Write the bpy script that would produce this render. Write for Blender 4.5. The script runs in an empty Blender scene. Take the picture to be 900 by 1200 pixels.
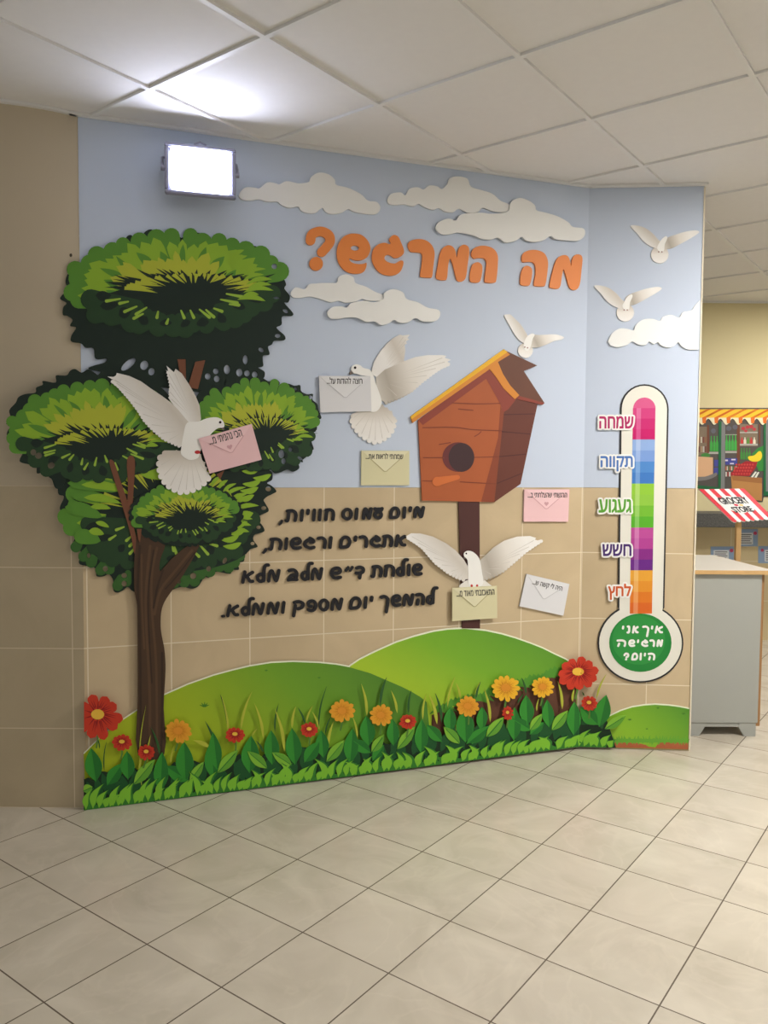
import bpy, math, random
from mathutils import Vector, Matrix
from mathutils.geometry import delaunay_2d_cdt
random.seed(7)
sc = bpy.context.scene
COL = sc.collection

# ------------------------------------------------------------------ camera, world, exposure
F_PX, PITCH, ROLL, EYE = 935.0, -0.0525, -0.0069, 1.4068
CEIL = 2.802
_cp, _sp, _cr, _sr = math.cos(PITCH), math.sin(PITCH), math.cos(ROLL), math.sin(ROLL)
R_W = (Matrix(((1, 0, 0), (0, _cp, -_sp), (0, _sp, _cp))) @ Matrix(((1, 0, 0), (0, 0, 1), (0, -1, 0)))
       @ Matrix(((_cr, -_sr, 0), (_sr, _cr, 0), (0, 0, 1))))
cam_d = bpy.data.cameras.new('camera'); cam = bpy.data.objects.new('camera', cam_d); COL.objects.link(cam)
cam_d.sensor_fit = 'VERTICAL'; cam_d.sensor_height = 36.0; cam_d.lens = 36.0 * F_PX / 1200.0
cam_d.clip_start = 0.02
R_cam = R_W @ Matrix(((1, 0, 0), (0, -1, 0), (0, 0, -1)))
cam.matrix_world = Matrix.Translation((0, 0, EYE)) @ R_cam.to_4x4()
sc.camera = cam
sc.view_settings.view_transform = 'Standard'; sc.view_settings.look = 'None'
sc.view_settings.exposure = 0.0; sc.view_settings.gamma = 1.0; sc.view_settings.use_curve_mapping = False
world = bpy.data.worlds.new('hall_ambient'); sc.world = world; world.use_nodes = True
bg = world.node_tree.nodes['Background']
bg.inputs[0].default_value = (1.0, 0.985, 0.975, 1); bg.inputs[1].default_value = 0.35
PANEL_W = {'near': 84.0, 'behind': 15.0, 'far': 52.0, 'mid': 40.0}
LAMP_W = 9.0

# ------------------------------------------------------------------ small helpers
def lin(c):
    c = c / 255.0
    return c / 12.92 if c <= 0.04045 else ((c + 0.055) / 1.055) ** 2.4
def rgb(c): return (lin(c[0]), lin(c[1]), lin(c[2]), 1.0)
_mats = {}
def mat(name, col, rough=0.55, spec=0.3, metal=0.0, var=0.0, vscale=8.0):
    if name in _mats: return _mats[name]
    m = bpy.data.materials.new(name); m.use_nodes = True
    nt = m.node_tree; b = nt.nodes['Principled BSDF']
    b.inputs['Base Color'].default_value = rgb(col); b.inputs['Roughness'].default_value = rough
    b.inputs['Metallic'].default_value = metal; b.inputs['Specular IOR Level'].default_value = spec
    tc = nt.nodes.new('ShaderNodeTexCoord'); nz = nt.nodes.new('ShaderNodeTexNoise')
    nz.inputs['Scale'].default_value = vscale; nz.inputs['Detail'].default_value = 3.0
    nt.links.new(tc.outputs['Object'], nz.inputs['Vector'])
    mx = nt.nodes.new('ShaderNodeMix'); mx.data_type = 'RGBA'
    v = max(var, 0.02); c = rgb(col)
    mx.inputs[6].default_value = tuple(x * (1 - v) for x in c[:3]) + (1,)
    mx.inputs[7].default_value = tuple(min(1, x * (1 + v)) for x in c[:3]) + (1,)
    nt.links.new(nz.outputs['Fac'], mx.inputs[0]); nt.links.new(mx.outputs[2], b.inputs['Base Color'])
    _mats[name] = m; return m
def ramp_mat(name, stops, dirx, dirz, rough=0.5):
    """printed artwork with a colour ramp across its own face"""
    m = bpy.data.materials.new(name); m.use_nodes = True
    nt = m.node_tree; b = nt.nodes['Principled BSDF']; b.inputs['Roughness'].default_value = rough
    b.inputs['Specular IOR Level'].default_value = 0.3
    tc = nt.nodes.new('ShaderNodeTexCoord'); sp = nt.nodes.new('ShaderNodeSeparateXYZ')
    nt.links.new(tc.outputs['Generated'], sp.inputs[0])
    a = nt.nodes.new('ShaderNodeMath'); a.operation = 'MULTIPLY'; a.inputs[1].default_value = dirx
    c = nt.nodes.new('ShaderNodeMath'); c.operation = 'MULTIPLY_ADD'; c.inputs[1].default_value = dirz
    nt.links.new(sp.outputs[0], a.inputs[0]); nt.links.new(sp.outputs[2], c.inputs[0]); nt.links.new(a.outputs[0], c.inputs[2])
    r = nt.nodes.new('ShaderNodeValToRGB'); nt.links.new(c.outputs[0], r.inputs[0])
    el = r.color_ramp.elements
    while len(el) < len(stops): el.new(0.5)
    for e, (p, col) in zip(el, stops): e.position = p; e.color = rgb(col)
    nt.links.new(r.outputs[0], b.inputs['Base Color']); return m
def emit_mat(name, col, strength):
    m = bpy.data.materials.new(name); m.use_nodes = True; nt = m.node_tree
    nt.nodes.remove(nt.nodes['Principled BSDF']); e = nt.nodes.new('ShaderNodeEmission')
    e.inputs[0].default_value = rgb(col); e.inputs[1].default_value = strength
    nt.links.new(e.outputs[0], nt.nodes['Material Output'].inputs[0]); return m
def tile_mat(name, size, off, line_w, col, line_col, rot=0.0, axes='xz', rough=0.35, var=0.12, spec=0.4, nscale=3.0, vein=0.0, bump=0.25):
    """square tiles with grout lines, laid out in the object's own metres"""
    m = bpy.data.materials.new(name); m.use_nodes = True; nt = m.node_tree; N = nt.nodes.new; L = nt.links.new
    b = nt.nodes['Principled BSDF']; b.inputs['Roughness'].default_value = rough; b.inputs['Specular IOR Level'].default_value = spec
    tc = N('ShaderNodeTexCoord'); mp = N('ShaderNodeMapping'); L(tc.outputs['Object'], mp.inputs[0])
    mp.inputs['Location'].default_value = (off[0], off[1] if axes == 'xy' else 0, 0 if axes == 'xy' else off[1])
    rt = N('ShaderNodeVectorRotate'); rt.rotation_type = 'Z_AXIS'; rt.inputs['Angle'].default_value = rot
    L(mp.outputs[0], rt.inputs['Vector'])
    sc_ = N('ShaderNodeVectorMath'); sc_.operation = 'SCALE'; sc_.inputs['Scale'].default_value = 1.0 / size
    L(rt.outputs[0], sc_.inputs[0])
    fl = N('ShaderNodeVectorMath'); fl.operation = 'FLOOR'; L(sc_.outputs[0], fl.inputs[0])
    fr = N('ShaderNodeVectorMath'); fr.operation = 'FRACTION'; L(sc_.outputs[0], fr.inputs[0])
    sp = N('ShaderNodeSeparateXYZ'); L(fr.outputs[0], sp.inputs[0])
    def edge(o):
        s = N('ShaderNodeMath'); s.operation = 'SUBTRACT'; L(o, s.inputs[0]); s.inputs[1].default_value = 0.5
        a = N('ShaderNodeMath'); a.operation = 'ABSOLUTE'; L(s.outputs[0], a.inputs[0])
        g = N('ShaderNodeMath'); g.operation = 'GREATER_THAN'; L(a.outputs[0], g.inputs[0]); g.inputs[1].default_value = 0.5 - line_w / size / 2
        return g.outputs[0]
    mxm = N('ShaderNodeMath'); mxm.operation = 'MAXIMUM'
    L(edge(sp.outputs[0]), mxm.inputs[0]); L(edge(sp.outputs[1 if axes == 'xy' else 2]), mxm.inputs[1])
    wn = N('ShaderNodeTexWhiteNoise'); wn.noise_dimensions = '3D'; L(fl.outputs[0], wn.inputs['Vector'])
    ad = N('ShaderNodeVectorMath'); ad.operation = 'MULTIPLY_ADD'; L(wn.outputs['Color'], ad.inputs[0]); ad.inputs[1].default_value = (9, 9, 9); L(tc.outputs['Object'], ad.inputs[2])
    nz = N('ShaderNodeTexNoise'); nz.inputs['Scale'].default_value = nscale; nz.inputs['Detail'].default_value = 6; nz.inputs['Distortion'].default_value = 1.2
    L(ad.outputs[0], nz.inputs['Vector'])
    mixc = N('ShaderNodeMix'); mixc.data_type = 'RGBA'; c = rgb(col)
    mr = N('ShaderNodeMapRange'); mr.inputs[1].default_value = 0.3; mr.inputs[2].default_value = 0.7; L(nz.outputs['Fac'], mr.inputs[0])
    mixc.inputs[6].default_value = (c[0] * (1 - var), c[1] * (1 - var * 1.1), c[2] * (1 - var * 1.35), 1)
    mixc.inputs[7].default_value = tuple(min(1, x * (1 + var)) for x in c[:3]) + (1,)
    L(mr.outputs[0], mixc.inputs[0]); last = mixc.outputs[2]
    if vein:
        n2 = N('ShaderNodeTexNoise'); n2.inputs['Scale'].default_value = 2.2; n2.inputs['Detail'].default_value = 8; n2.inputs['Distortion'].default_value = 2.0
        L(ad.outputs[0], n2.inputs['Vector'])
        s = N('ShaderNodeMath'); s.operation = 'SUBTRACT'; L(n2.outputs['Fac'], s.inputs[0]); s.inputs[1].default_value = 0.5
        a = N('ShaderNodeMath'); a.operation = 'ABSOLUTE'; L(s.outputs[0], a.inputs[0])
        q = N('ShaderNodeMapRange'); q.inputs[1].default_value = 0.0; q.inputs[2].default_value = 0.035; q.inputs[3].default_value = vein; q.inputs[4].default_value = 0.0
        L(a.outputs[0], q.inputs[0])
        mv = N('ShaderNodeMix'); mv.data_type = 'RGBA'; L(q.outputs[0], mv.inputs[0]); L(last, mv.inputs[6]); mv.inputs[7].default_value = tuple(min(1, x * 1.45) for x in c[:3]) + (1,)
        last = mv.outputs[2]
    ml = N('ShaderNodeMix'); ml.data_type = 'RGBA'; L(mxm.outputs[0], ml.inputs[0]); L(last, ml.inputs[6]); ml.inputs[7].default_value = rgb(line_col)
    L(ml.outputs[2], b.inputs['Base Color'])
    bp = N('ShaderNodeBump'); bp.inputs['Strength'].default_value = bump; bp.inputs['Distance'].default_value = 0.002; bp.invert = True
    L(mxm.outputs[0], bp.inputs['Height']); L(bp.outputs[0], b.inputs['Normal'])
    return m

def link_mesh(name, verts, faces, m, parent=None, loc=(0, 0, 0), smooth=False):
    me = bpy.data.meshes.new(name); me.from_pydata([tuple(v) for v in verts], [], faces); me.update()
    if smooth:
        for p in me.polygons: p.use_smooth = True
    me.materials.append(m)
    o = bpy.data.objects.new(name, me); COL.objects.link(o)
    if parent: o.parent = parent
    o.location = loc
    return o
def tag(o, label, cat, group=None, kind=None):
    if label: o['label'] = label
    if cat: o['category'] = cat
    if group: o['group'] = group
    if kind: o['kind'] = kind
    return o
def empty(name, loc, label, cat, group=None, rz=0.0):
    o = bpy.data.objects.new(name, None); o.empty_display_size = 0.05; COL.objects.link(o)
    o.location = loc; o.rotation_euler = (0, 0, rz)
    return tag(o, label, cat, group)
class MB:
    """collects boxes and tubes into one mesh"""
    def __init__(s): s.v = []; s.f = []
    def box(s, x0, x1, y0, y1, z0, z1, bev=0.0):
        import bmesh
        if bev <= 0:
            b = len(s.v)
            s.v += [(x, y, z) for z in (z0, z1) for y in (y0, y1) for x in (x0, x1)]
            s.f += [tuple(b + i for i in q) for q in ((0, 2, 3, 1), (4, 5, 7, 6), (0, 1, 5, 4), (2, 6, 7, 3), (0, 4, 6, 2), (1, 3, 7, 5))]
            return s
        bm = bmesh.new(); bmesh.ops.create_cube(bm, size=1.0)
        for v in bm.verts: v.co = Vector(((x0 + x1) / 2 + v.co.x * (x1 - x0), (y0 + y1) / 2 + v.co.y * (y1 - y0), (z0 + z1) / 2 + v.co.z * (z1 - z0)))
        bmesh.ops.bevel(bm, geom=bm.edges[:], offset=bev, segments=2, affect='EDGES')
        b = len(s.v); bm.verts.index_update()
        s.v += [tuple(v.co) for v in bm.verts]; s.f += [tuple(b + v.index for v in f.verts) for f in bm.faces]; bm.free(); return s
    def tube(s, pts, r, n=10):
        pts = [Vector(p) for p in pts]; b = len(s.v); prev = None
        for i, p in enumerate(pts):
            t = (pts[min(i + 1, len(pts) - 1)] - pts[max(i - 1, 0)]).normalized()
            u = prev if prev else (Vector((0, 0, 1)) if abs(t.z) < 0.9 else Vector((1, 0, 0)))
            u = (u - t * u.dot(t)).normalized(); prev = u; w = t.cross(u)
            for k in range(n):
                a = 2 * math.pi * k / n; s.v.append(tuple(p + (u * math.cos(a) + w * math.sin(a)) * r))
        for i in range(len(pts) - 1):
            for k in range(n):
                a0 = b + i * n + k; a1 = b + i * n + (k + 1) % n
                s.f.append((a0, a1, a1 + n, a0 + n))
        s.f.append(tuple(b + k for k in range(n - 1, -1, -1))); e = b + (len(pts) - 1) * n; s.f.append(tuple(e + k for k in range(n)))
        return s
    def build(s, name, m, parent=None, loc=(0, 0, 0)): return link_mesh(name, s.v, s.f, m, parent, loc)

# ------------------------------------------------------------------ walls the cut-outs are fixed to
A = Vector((-1.225, 3.240)); B = Vector((0.999, 4.000)); C = Vector((1.550, 3.960))
D1 = (B - A).normalized(); N1 = Vector((D1.y, -D1.x)); YAW1 = math.atan2(D1.y, D1.x)
D2 = (C - B).normalized(); N2 = Vector((D2.y, -D2.x)); YAW2 = math.atan2(D2.y, D2.x)
FAR_Y = 6.64
def fold_x(y): return 690.0 + (y - 218.0) * (678.5 - 690.0) / (875.0 - 218.0)
def ray(px, py): return R_W @ Vector(((px - 450.0) / F_PX, (py - 600.0) / F_PX, 1.0))
EYEV = Vector((0, 0, EYE))
def hit(px, py, P, N, d):
    v = ray(px, py); n = Vector((N.x, N.y)); t = (Vector((P.x, P.y)).dot(n) + d) / (v.x * n.x + v.y * n.y)
    return EYEV + v * t
def surf(px, py, d, wall=None):
    if wall == 'far': return hit(px, py, Vector((0, FAR_Y)), Vector((0, -1)), d)
    if wall == 2 or (wall is None and px > fold_x(py) + 0.01): return hit(px, py, B, N2, d)
    return hit(px, py, A, N1, d)
def at_y(px, py, y): v = ray(px, py); return EYEV + v * (y / v.y)
def at_z(px, py, z): v = ray(px, py); return EYEV + v * ((z - EYE) / v.z)

# ------------------------------------------------------------------ 2-D outlines (photo pixels, y down) -> boards
def zz(pts, s, ox, oy): return [(x / s + ox, y / s + oy) for x, y in pts]
def smooth(pts, n=5, closed=True):
    out = []; k = len(pts)
    for i in range(k if closed else k - 1):
        p0, p1, p2, p3 = (pts[(i - 1) % k], pts[i], pts[(i + 1) % k], pts[(i + 2) % k]) if closed else (pts[max(i - 1, 0)], pts[i], pts[i + 1], pts[min(i + 2, k - 1)])
        for j in range(n):
            t = j / n
            out.append(tuple(0.5 * ((2 * p1[a]) + (-p0[a] + p2[a]) * t + (2 * p0[a] - 5 * p1[a] + 4 * p2[a] - p3[a]) * t * t + (-p0[a] + 3 * p1[a] - 3 * p2[a] + p3[a]) * t ** 3) for a in (0, 1)))
    if not closed: out.append(pts[-1])
    return out
def ell(cx, cy, rx, ry=None, n=24, a0=0.0):
    ry = rx if ry is None else ry; ca, sa = math.cos(a0), math.sin(a0)
    return [(cx + rx * math.cos(t) * ca - ry * math.sin(t) * sa, cy + rx * math.cos(t) * sa + ry * math.sin(t) * ca) for t in [2 * math.pi * i / n for i in range(n)]]
def caps(p, q, r, r2=None, n=6):
    r2 = r if r2 is None else r2; a = math.atan2(q[1] - p[1], q[0] - p[0]); o = []
    for i in range(n + 1): t = a + math.pi / 2 + math.pi * i / n; o.append((p[0] + r * math.cos(t), p[1] + r * math.sin(t)))
    for i in range(n + 1): t = a - math.pi / 2 + math.pi * i / n; o.append((q[0] + r2 * math.cos(t), q[1] + r2 * math.sin(t)))
    return o
def stroke(pts, r, sm=4, closed=False):
    q = smooth(pts, sm, closed) if sm and len(pts) > 2 else list(pts)
    if closed: q = q + [q[0]]
    return [caps(q[i], q[i + 1], r) for i in range(len(q) - 1)]
def leaf(b, t, w, belly=0.45, bend=0.0, n=9, sharp=1.0):
    """pointed leaf from base b to tip t"""
    dx, dy = t[0] - b[0], t[1] - b[1]; L = math.hypot(dx, dy) or 1; nx, ny = -dy / L, dx / L
    up, dn = [], []
    for i in range(n + 1):
        s = i / n; h = (s / belly) if s < belly else (1 - s) / (1 - belly)
        h = math.sin(min(1, max(0, h)) * math.pi / 2) ** (sharp)
        k = bend * math.sin(s * math.pi) * L
        cx, cy = b[0] + dx * s + nx * k, b[1] + dy * s + ny * k
        up.append((cx + nx * h * w / 2, cy + ny * h * w / 2)); dn.append((cx - nx * h * w / 2, cy - ny * h * w / 2))
    return up + dn[::-1][1:-1]
def spike(b, t, w, bend=0.0, n=6):
    dx, dy = t[0] - b[0], t[1] - b[1]; L = math.hypot(dx, dy) or 1; nx, ny = -dy / L, dx / L; up, dn = [], []
    for i in range(n + 1):
        s = i / n; k = bend * L * s * s; h = w / 2 * (1 - s) ** 0.8
        cx, cy = b[0] + dx * s + nx * k, b[1] + dy * s + ny * k
        up.append((cx + nx * h, cy + ny * h)); dn.append((cx - nx * h, cy - ny * h))
    return up + dn[::-1][1:]
def feather(pts, size, depth):
    """scalloped feather edge along a polyline (bulges to the right of travel)"""
    out = []
    for i in range(len(pts) - 1):
        (x0, y0), (x1, y1) = pts[i], pts[i + 1]; L = math.hypot(x1 - x0, y1 - y0); k = max(1, round(L / size))
        nx, ny = -(y1 - y0) / (L or 1), (x1 - x0) / (L or 1)
        for j in range(k):
            for u in (0.0, 0.3, 0.65, 0.9):
                s = (j + u) / k; h = depth * math.sin(u / 0.95 * math.pi * 0.62) if u < 0.9 else depth * 0.75
                h = 0 if u == 0 else h
                out.append((x0 + (x1 - x0) * s + nx * h, y0 + (y1 - y0) * s + ny * h))
    out.append(pts[-1]); return out
def _clean(poly):
    o = []
    for p in poly:
        if not o or math.hypot(p[0] - o[-1][0], p[1] - o[-1][1]) > 0.02: o.append((p[0], p[1]))
    if len(o) > 2 and math.hypot(o[0][0] - o[-1][0], o[0][1] - o[-1][1]) < 0.02: o.pop()
    return o
def _wind(p, x, y):
    w = 0; x0, y0 = p[-1]
    for x1, y1 in p:
        if y0 <= y:
            if y1 > y and (x1 - x0) * (y - y0) - (x - x0) * (y1 - y0) > 0: w += 1
        elif y1 <= y and (x1 - x0) * (y - y0) - (x - x0) * (y1 - y0) < 0: w -= 1
        x0, y0 = x1, y1
    return w
def board(name, polys, m, parent=None, d0=0.0, t=0.005, holes=(), wall=None, origin=None, yaw=None, side=True, contours=()):
    """union of outlines minus holes, extruded between d0 and d0+t off the wall face, as ONE mesh object"""
    if polys and not isinstance(polys[0][0], (tuple, list)): polys = [polys]
    polys = [_clean(p) for p in polys]; hol = [_clean(h) for h in holes]; cons = [c for c in (_clean(q) for q in contours) if len(c) > 2]
    vs, fs = [], []
    for p in polys + hol + cons:
        if len(p) < 3: continue
        if sum(p[i-1][0] * p[i][1] - p[i][0] * p[i-1][1] for i in range(len(p))) < 0: p = p[::-1]
        b = len(vs); vs += [Vector(q) for q in p]; fs.append(list(range(b, b + len(p))))
    ed = []
    if wall is None:
        xs = [v.x for v in vs]
        if min(xs) < 691 and max(xs) > 677:
            b = len(vs); vs += [Vector((fold_x(150.0), 150.0)), Vector((fold_x(1000.0), 1000.0))]; ed = [(b, b + 1)]
    r = delaunay_2d_cdt(vs, ed, fs, 0, 1e-4)
    ov, of = r[0], r[2]
    bx = [(min(q[0] for q in p), max(q[0] for q in p), min(q[1] for q in p), max(q[1] for q in p), p) for p in polys if len(p) >= 3]
    bh = [(min(q[0] for q in p), max(q[0] for q in p), min(q[1] for q in p), max(q[1] for q in p), p) for p in hol if len(p) >= 3]
    keep = []
    for f in of:
        cx, cy = sum(ov[i].x for i in f) / len(f), sum(ov[i].y for i in f) / len(f)
        if (any(b[0] <= cx <= b[1] and b[2] <= cy <= b[3] and _wind(b[4], cx, cy) for b in bx) or (cons and sum(_wind(q, cx, cy) for q in cons))) and not any(b[0] <= cx <= b[1] and b[2] <= cy <= b[3] and _wind(b[4], cx, cy) for b in bh): keep.append(f)
    used = sorted({i for f in keep for i in f}); idx = {i: k for k, i in enumerate(used)}
    front = [surf(ov[i].x, ov[i].y, d0 + t, wall) for i in used]
    out_d = {1: N1, 2: N2}
    back = []
    for i, p in zip(used, front):
        if wall == 'far': n = Vector((0, -1, 0))
        else:
            w2 = wall == 2 or (wall is None and ov[i].x > fold_x(ov[i].y) + 0.01); q = N2 if w2 else N1; n = Vector((q.x, q.y, 0))
        back.append(p - n * t)
    if yaw is None: yaw = 0.0 if wall == 'far' else (YAW2 if wall == 2 else YAW1)
    if parent is not None:
        org = Vector(parent['_o']); yw = parent['_yaw']
    else:
        c = sum(back, Vector()) / len(back); org = c if origin is None else Vector(origin); yw = yaw
    I = Matrix.Rotation(-yw, 3, 'Z')
    k = len(front); verts = [I @ (p - org) for p in front]; faces = []
    cnt = {}
    for f in keep:
        g = [idx[i] for i in f]
        a = sum((Vector((ov[f[j]].x, ov[f[j]].y)).cross(Vector((ov[f[(j + 1) % len(f)]].x, ov[f[(j + 1) % len(f)]].y))) for j in range(len(f))))
        if a > 0: g = g[::-1]
        faces.append(tuple(g))
        for j in range(len(g)): e = (g[j], g[(j + 1) % len(g)]); cnt[e] = cnt.get(e, 0) + 1
    if side and t > 0.0006:
        verts += [I @ (p - org) for p in back]
        for (i, j) in list(cnt):
            if (j, i) not in cnt: faces.append((j, i, i + k, j + k))
    o = link_mesh(name, verts, faces, m, parent)
    if parent is None: o.location = org; o.rotation_euler = (0, 0, yw)
    return o
def holder(name, px, py, label, cat, group=None, wall=None, d=0.0):
    p = surf(px, py, d, wall)
    yaw = 0.0 if wall == 'far' else (YAW2 if (wall == 2 or (wall is None and px > fold_x(py))) else YAW1)
    o = empty(name, p, label, cat, group, yaw); HOLD.append(o); o['_o'] = list(p); o['_yaw'] = yaw
    return o
HOLD = []
def sub(o, par): o['_o'] = par['_o']; o['_yaw'] = par['_yaw']; HOLD.append(o); return o
def text_contours(body):
    """outline loops of Hebrew (right to left) or Latin lettering in the built-in font, plus their bounds"""
    c = bpy.data.curves.new('tmp_text', 'FONT'); c.body = body; c.resolution_u = 3; c.fill_mode = 'NONE'
    o = bpy.data.objects.new('tmp_text', c); COL.objects.link(o); bpy.context.view_layer.update()
    me = o.evaluated_get(bpy.context.evaluated_depsgraph_get()).to_mesh()
    V = [(v.co.x, v.co.y) for v in me.vertices]; nxt = {}
    for e in me.edges: a, b = e.vertices; nxt.setdefault(a, []).append(b); nxt.setdefault(b, []).append(a)
    loops, seen = [], set()
    for a in range(len(V)):
        if a in seen: continue
        lp = [a]; seen.add(a)
        while True:
            k = [b for b in sorted(nxt.get(lp[-1], []), key=lambda q: abs(q - lp[-1] - 1)) if b not in seen]
            if not k: break
            lp.append(k[0]); seen.add(k[0])
        if len(lp) > 2: loops.append([V[q] for q in lp])
    bpy.data.objects.remove(o); bpy.data.curves.remove(c)
    xs, ys = [p[0] for l in loops for p in l], [p[1] for l in loops for p in l]
    return loops, min(xs), max(xs), min(ys), max(ys)
def text_polys(body, quad, grow=0.0, parent=None, name='lettering', m=None, d0=0.0, t=0.0005, wall=None, mapf=None):
    """lettering fitted to four corners (TL, TR, BR, BL) in photo pixels, or in the sign's own unit square through mapf"""
    loops, x0, x1, y0, y1 = text_contours(body[::-1] if any(ord(ch) > 1000 for ch in body) else body); tl, tr, br, bl = [Vector(q) for q in quad]
    def fit(x, y):
        u, w = (x - x0) / (x1 - x0), (y - y0) / (y1 - y0); q = (bl * (1 - u) + br * u) * (1 - w) + (tl * (1 - u) + tr * u) * w
        return (q.x, q.y)
    L = [[fit(*p) for p in l] for l in loops]
    caps_ = [caps(l[i - 1], l[i], grow, None, 4) for l in L for i in range(len(l)) if l[i] != l[i - 1]] if grow else []
    if mapf is None: return board(name, caps_, m, parent, d0, t, wall=wall, contours=L)
    vs, fs = [], []
    for l in L + caps_:
        l = _clean([(p[0] * 100, p[1] * 100) for p in l])
        if len(l) < 3: continue
        b = len(vs); vs += [Vector(p) for p in l]; fs.append(list(range(b, b + len(l))))
    r = delaunay_2d_cdt(vs, [], fs, 0, 1e-4); keep = []
    for f in r[2]:
        cx, cy = sum(r[0][i].x for i in f) / len(f) / 100, sum(r[0][i].y for i in f) / len(f) / 100
        if sum(_wind(l, cx, cy) for l in L) or any(_wind(q, cx, cy) for q in caps_): keep.append(tuple(f)[::-1])
    org = Vector(parent['_o']); I = Matrix.Rotation(-parent['_yaw'], 3, 'Z')
    return link_mesh(name, [I @ (mapf(v.x / 100, v.y / 100) - org) for v in r[0]], keep, m, parent)
def qbox(x0, y0, x1, y1): return [(x0, y0), (x1, y0), (x1, y1), (x0, y1)]

# ------------------------------------------------------------------ room shell
LINE = (226, 214, 188)
M_tile = tile_mat('beige_wall_tile', 1 / 3.0, (-0.012, 0.0), 0.0045, (198, 178, 144), LINE, rough=0.35, var=0.07, nscale=2.5, bump=0.3)
M_tile2 = tile_mat('beige_wall_tile_side', 1 / 3.0, (0.0, 0.0), 0.0045, (198, 178, 144), LINE, rough=0.35, var=0.07, nscale=2.5, bump=0.3)
M_floor = tile_mat('marbled_floor_tile', 0.3247, (1.2135, -2.6803), 0.0042, (196, 188, 172), (100, 90, 78), rot=0.6413, axes='xy', rough=0.24, var=0.11, spec=0.42, nscale=3.2, vein=0.10, bump=0.4)
M_paint = mat('beige_paint', (194, 181, 157), 0.7, 0.2, var=0.03, vscale=3)
M_paint_far = mat('cream_paint', (216, 203, 158), 0.7, 0.2, var=0.03, vscale=3)
M_blue = mat('sky_blue_wallpaper', (196, 207, 224), 0.55, 0.25, var=0.02, vscale=2)
M_ceil = mat('ceiling_board', (228, 226, 223), 0.85, 0.1, var=0.02, vscale=30)
M_bar = mat('ceiling_bar_white', (226, 225, 222), 0.5, 0.3)
M_white = mat('white_trim', (225, 225, 222), 0.5, 0.3)
def struct(o): o['kind'] = 'structure'; return o
def prism(name, plan, z0, z1, m):
    n = len(plan); v = [(p[0], p[1], z0) for p in plan] + [(p[0], p[1], z1) for p in plan]
    f = [tuple(range(n - 1, -1, -1)), tuple(range(n, 2 * n))] + [(i, (i + 1) % n, n + (i + 1) % n, n + i) for i in range(n)]
    return struct(link_mesh(name, v, f, m))
struct(link_mesh('floor', [(-3.2, -3, 0), (5.2, -3, 0), (5.2, 7.2, 0), (-3.2, 7.2, 0), (-3.2, -3, -.05), (5.2, -3, -.05), (5.2, 7.2, -.05), (-3.2, 7.2, -.05)],
                 [(0, 1, 2, 3), (7, 6, 5, 4), (0, 4, 5, 1), (1, 5, 6, 2), (2, 6, 7, 3), (3, 7, 4, 0)], M_floor))
struct(MB().box(-3.2, 5.2, -3, 7.2, CEIL + 0.006, CEIL + 0.05).build('ceiling', M_ceil))
# the angled mural wall and its short return, tiled below and papered above
def wall_slab(name, P, D, N, u0, u1, z0, z1, d, m, yaw):
    mb = MB(); mb.box(u0, u1, -d, 0.12, z0, z1)
    o = mb.build(name, m, None, (P.x, P.y, 0)); o.rotation_euler = (0, 0, yaw); return struct(o)
W1L = (B - A).length; W2L = (C - B).length
wall_slab('wall_back', A, D1, N1, -0.004, W1L + 0.02, 0, CEIL + 0.006, -0.0030, M_tile, YAW1)
o = wall_slab('wall_back_paper', A, D1, N1, 0.0, W1L + 0.001, 1.327, CEIL + 0.006, -0.0008, M_blue, YAW1)
# short return wall: solid pillar
cy_ = 4.14
prism('wall_right', [(B.x - N2.x * .003, B.y - N2.y * .003), (C.x - N2.x * .003, C.y - N2.y * .003), (C.x, cy_), (B.x - 0.05, cy_)], 0, CEIL + 0.006, M_tile2).matrix_world
rw = bpy.data.objects['wall_right']
for v in rw.data.vertices:
    q = Matrix.Rotation(-YAW2, 3, 'Z') @ (v.co - Vector((B.x, B.y, 0))); v.co = q
rw.location = (B.x, B.y, 0); rw.rotation_euler = (0, 0, YAW2)
wall_slab('wall_right_paper', B, D2, N2, -0.001, W2L, 1.327, CEIL + 0.006, -0.0008, M_blue, YAW2)
# left wall, tiled below, painted above (the upper part bent forward to meet the ceiling line in the image)
LX = A.x - 0.002; LY = 3.245
def lw_tile():
    mb = MB(); mb.box(-2.0, 0.0, 0.0, 0.12, 0, 1.3335); o = mb.build('wall_left', M_tile3, None, (LX, LY - 0.006, 0)); return struct(o)
M_tile3 = tile_mat('beige_wall_tile_left', 1 / 3.0, (0.047, 0.0), 0.004, (182, 167, 138), (214, 200, 172), rough=0.35, var=0.08, nscale=2.5, bump=0.3)
lw_tile()
def image_bend(x): return 0.17 * (1 - math.exp(-max(0.0, A.x - 0.004 - x) / 0.22))
xs_ = [LX - 2.0 * (k / 26) ** 1.7 for k in range(27)]
v, f = [], []
for x in xs_:
    for k in range(9):
        q = k / 8; v.append((x, LY - 0.004 - image_bend(x) * q ** 1.2, 1.331 + (CEIL - 1.325) * q))
for i in range(26):
    for k in range(8): a = i * 9 + k; f.append((a, a + 1, a + 10, a + 9))
struct(link_mesh('wall_left_paint', v, f, M_paint, None, (0, 0, 0), True))
tag(board('wall_stain', ell(83, 299, 1.6, 2), mat('dark_spot', (70, 62, 50)), None, 0.0, 0.003, wall=1), 'small dark screw hole left in the beige paint beside the treetop', 'screw')
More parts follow.
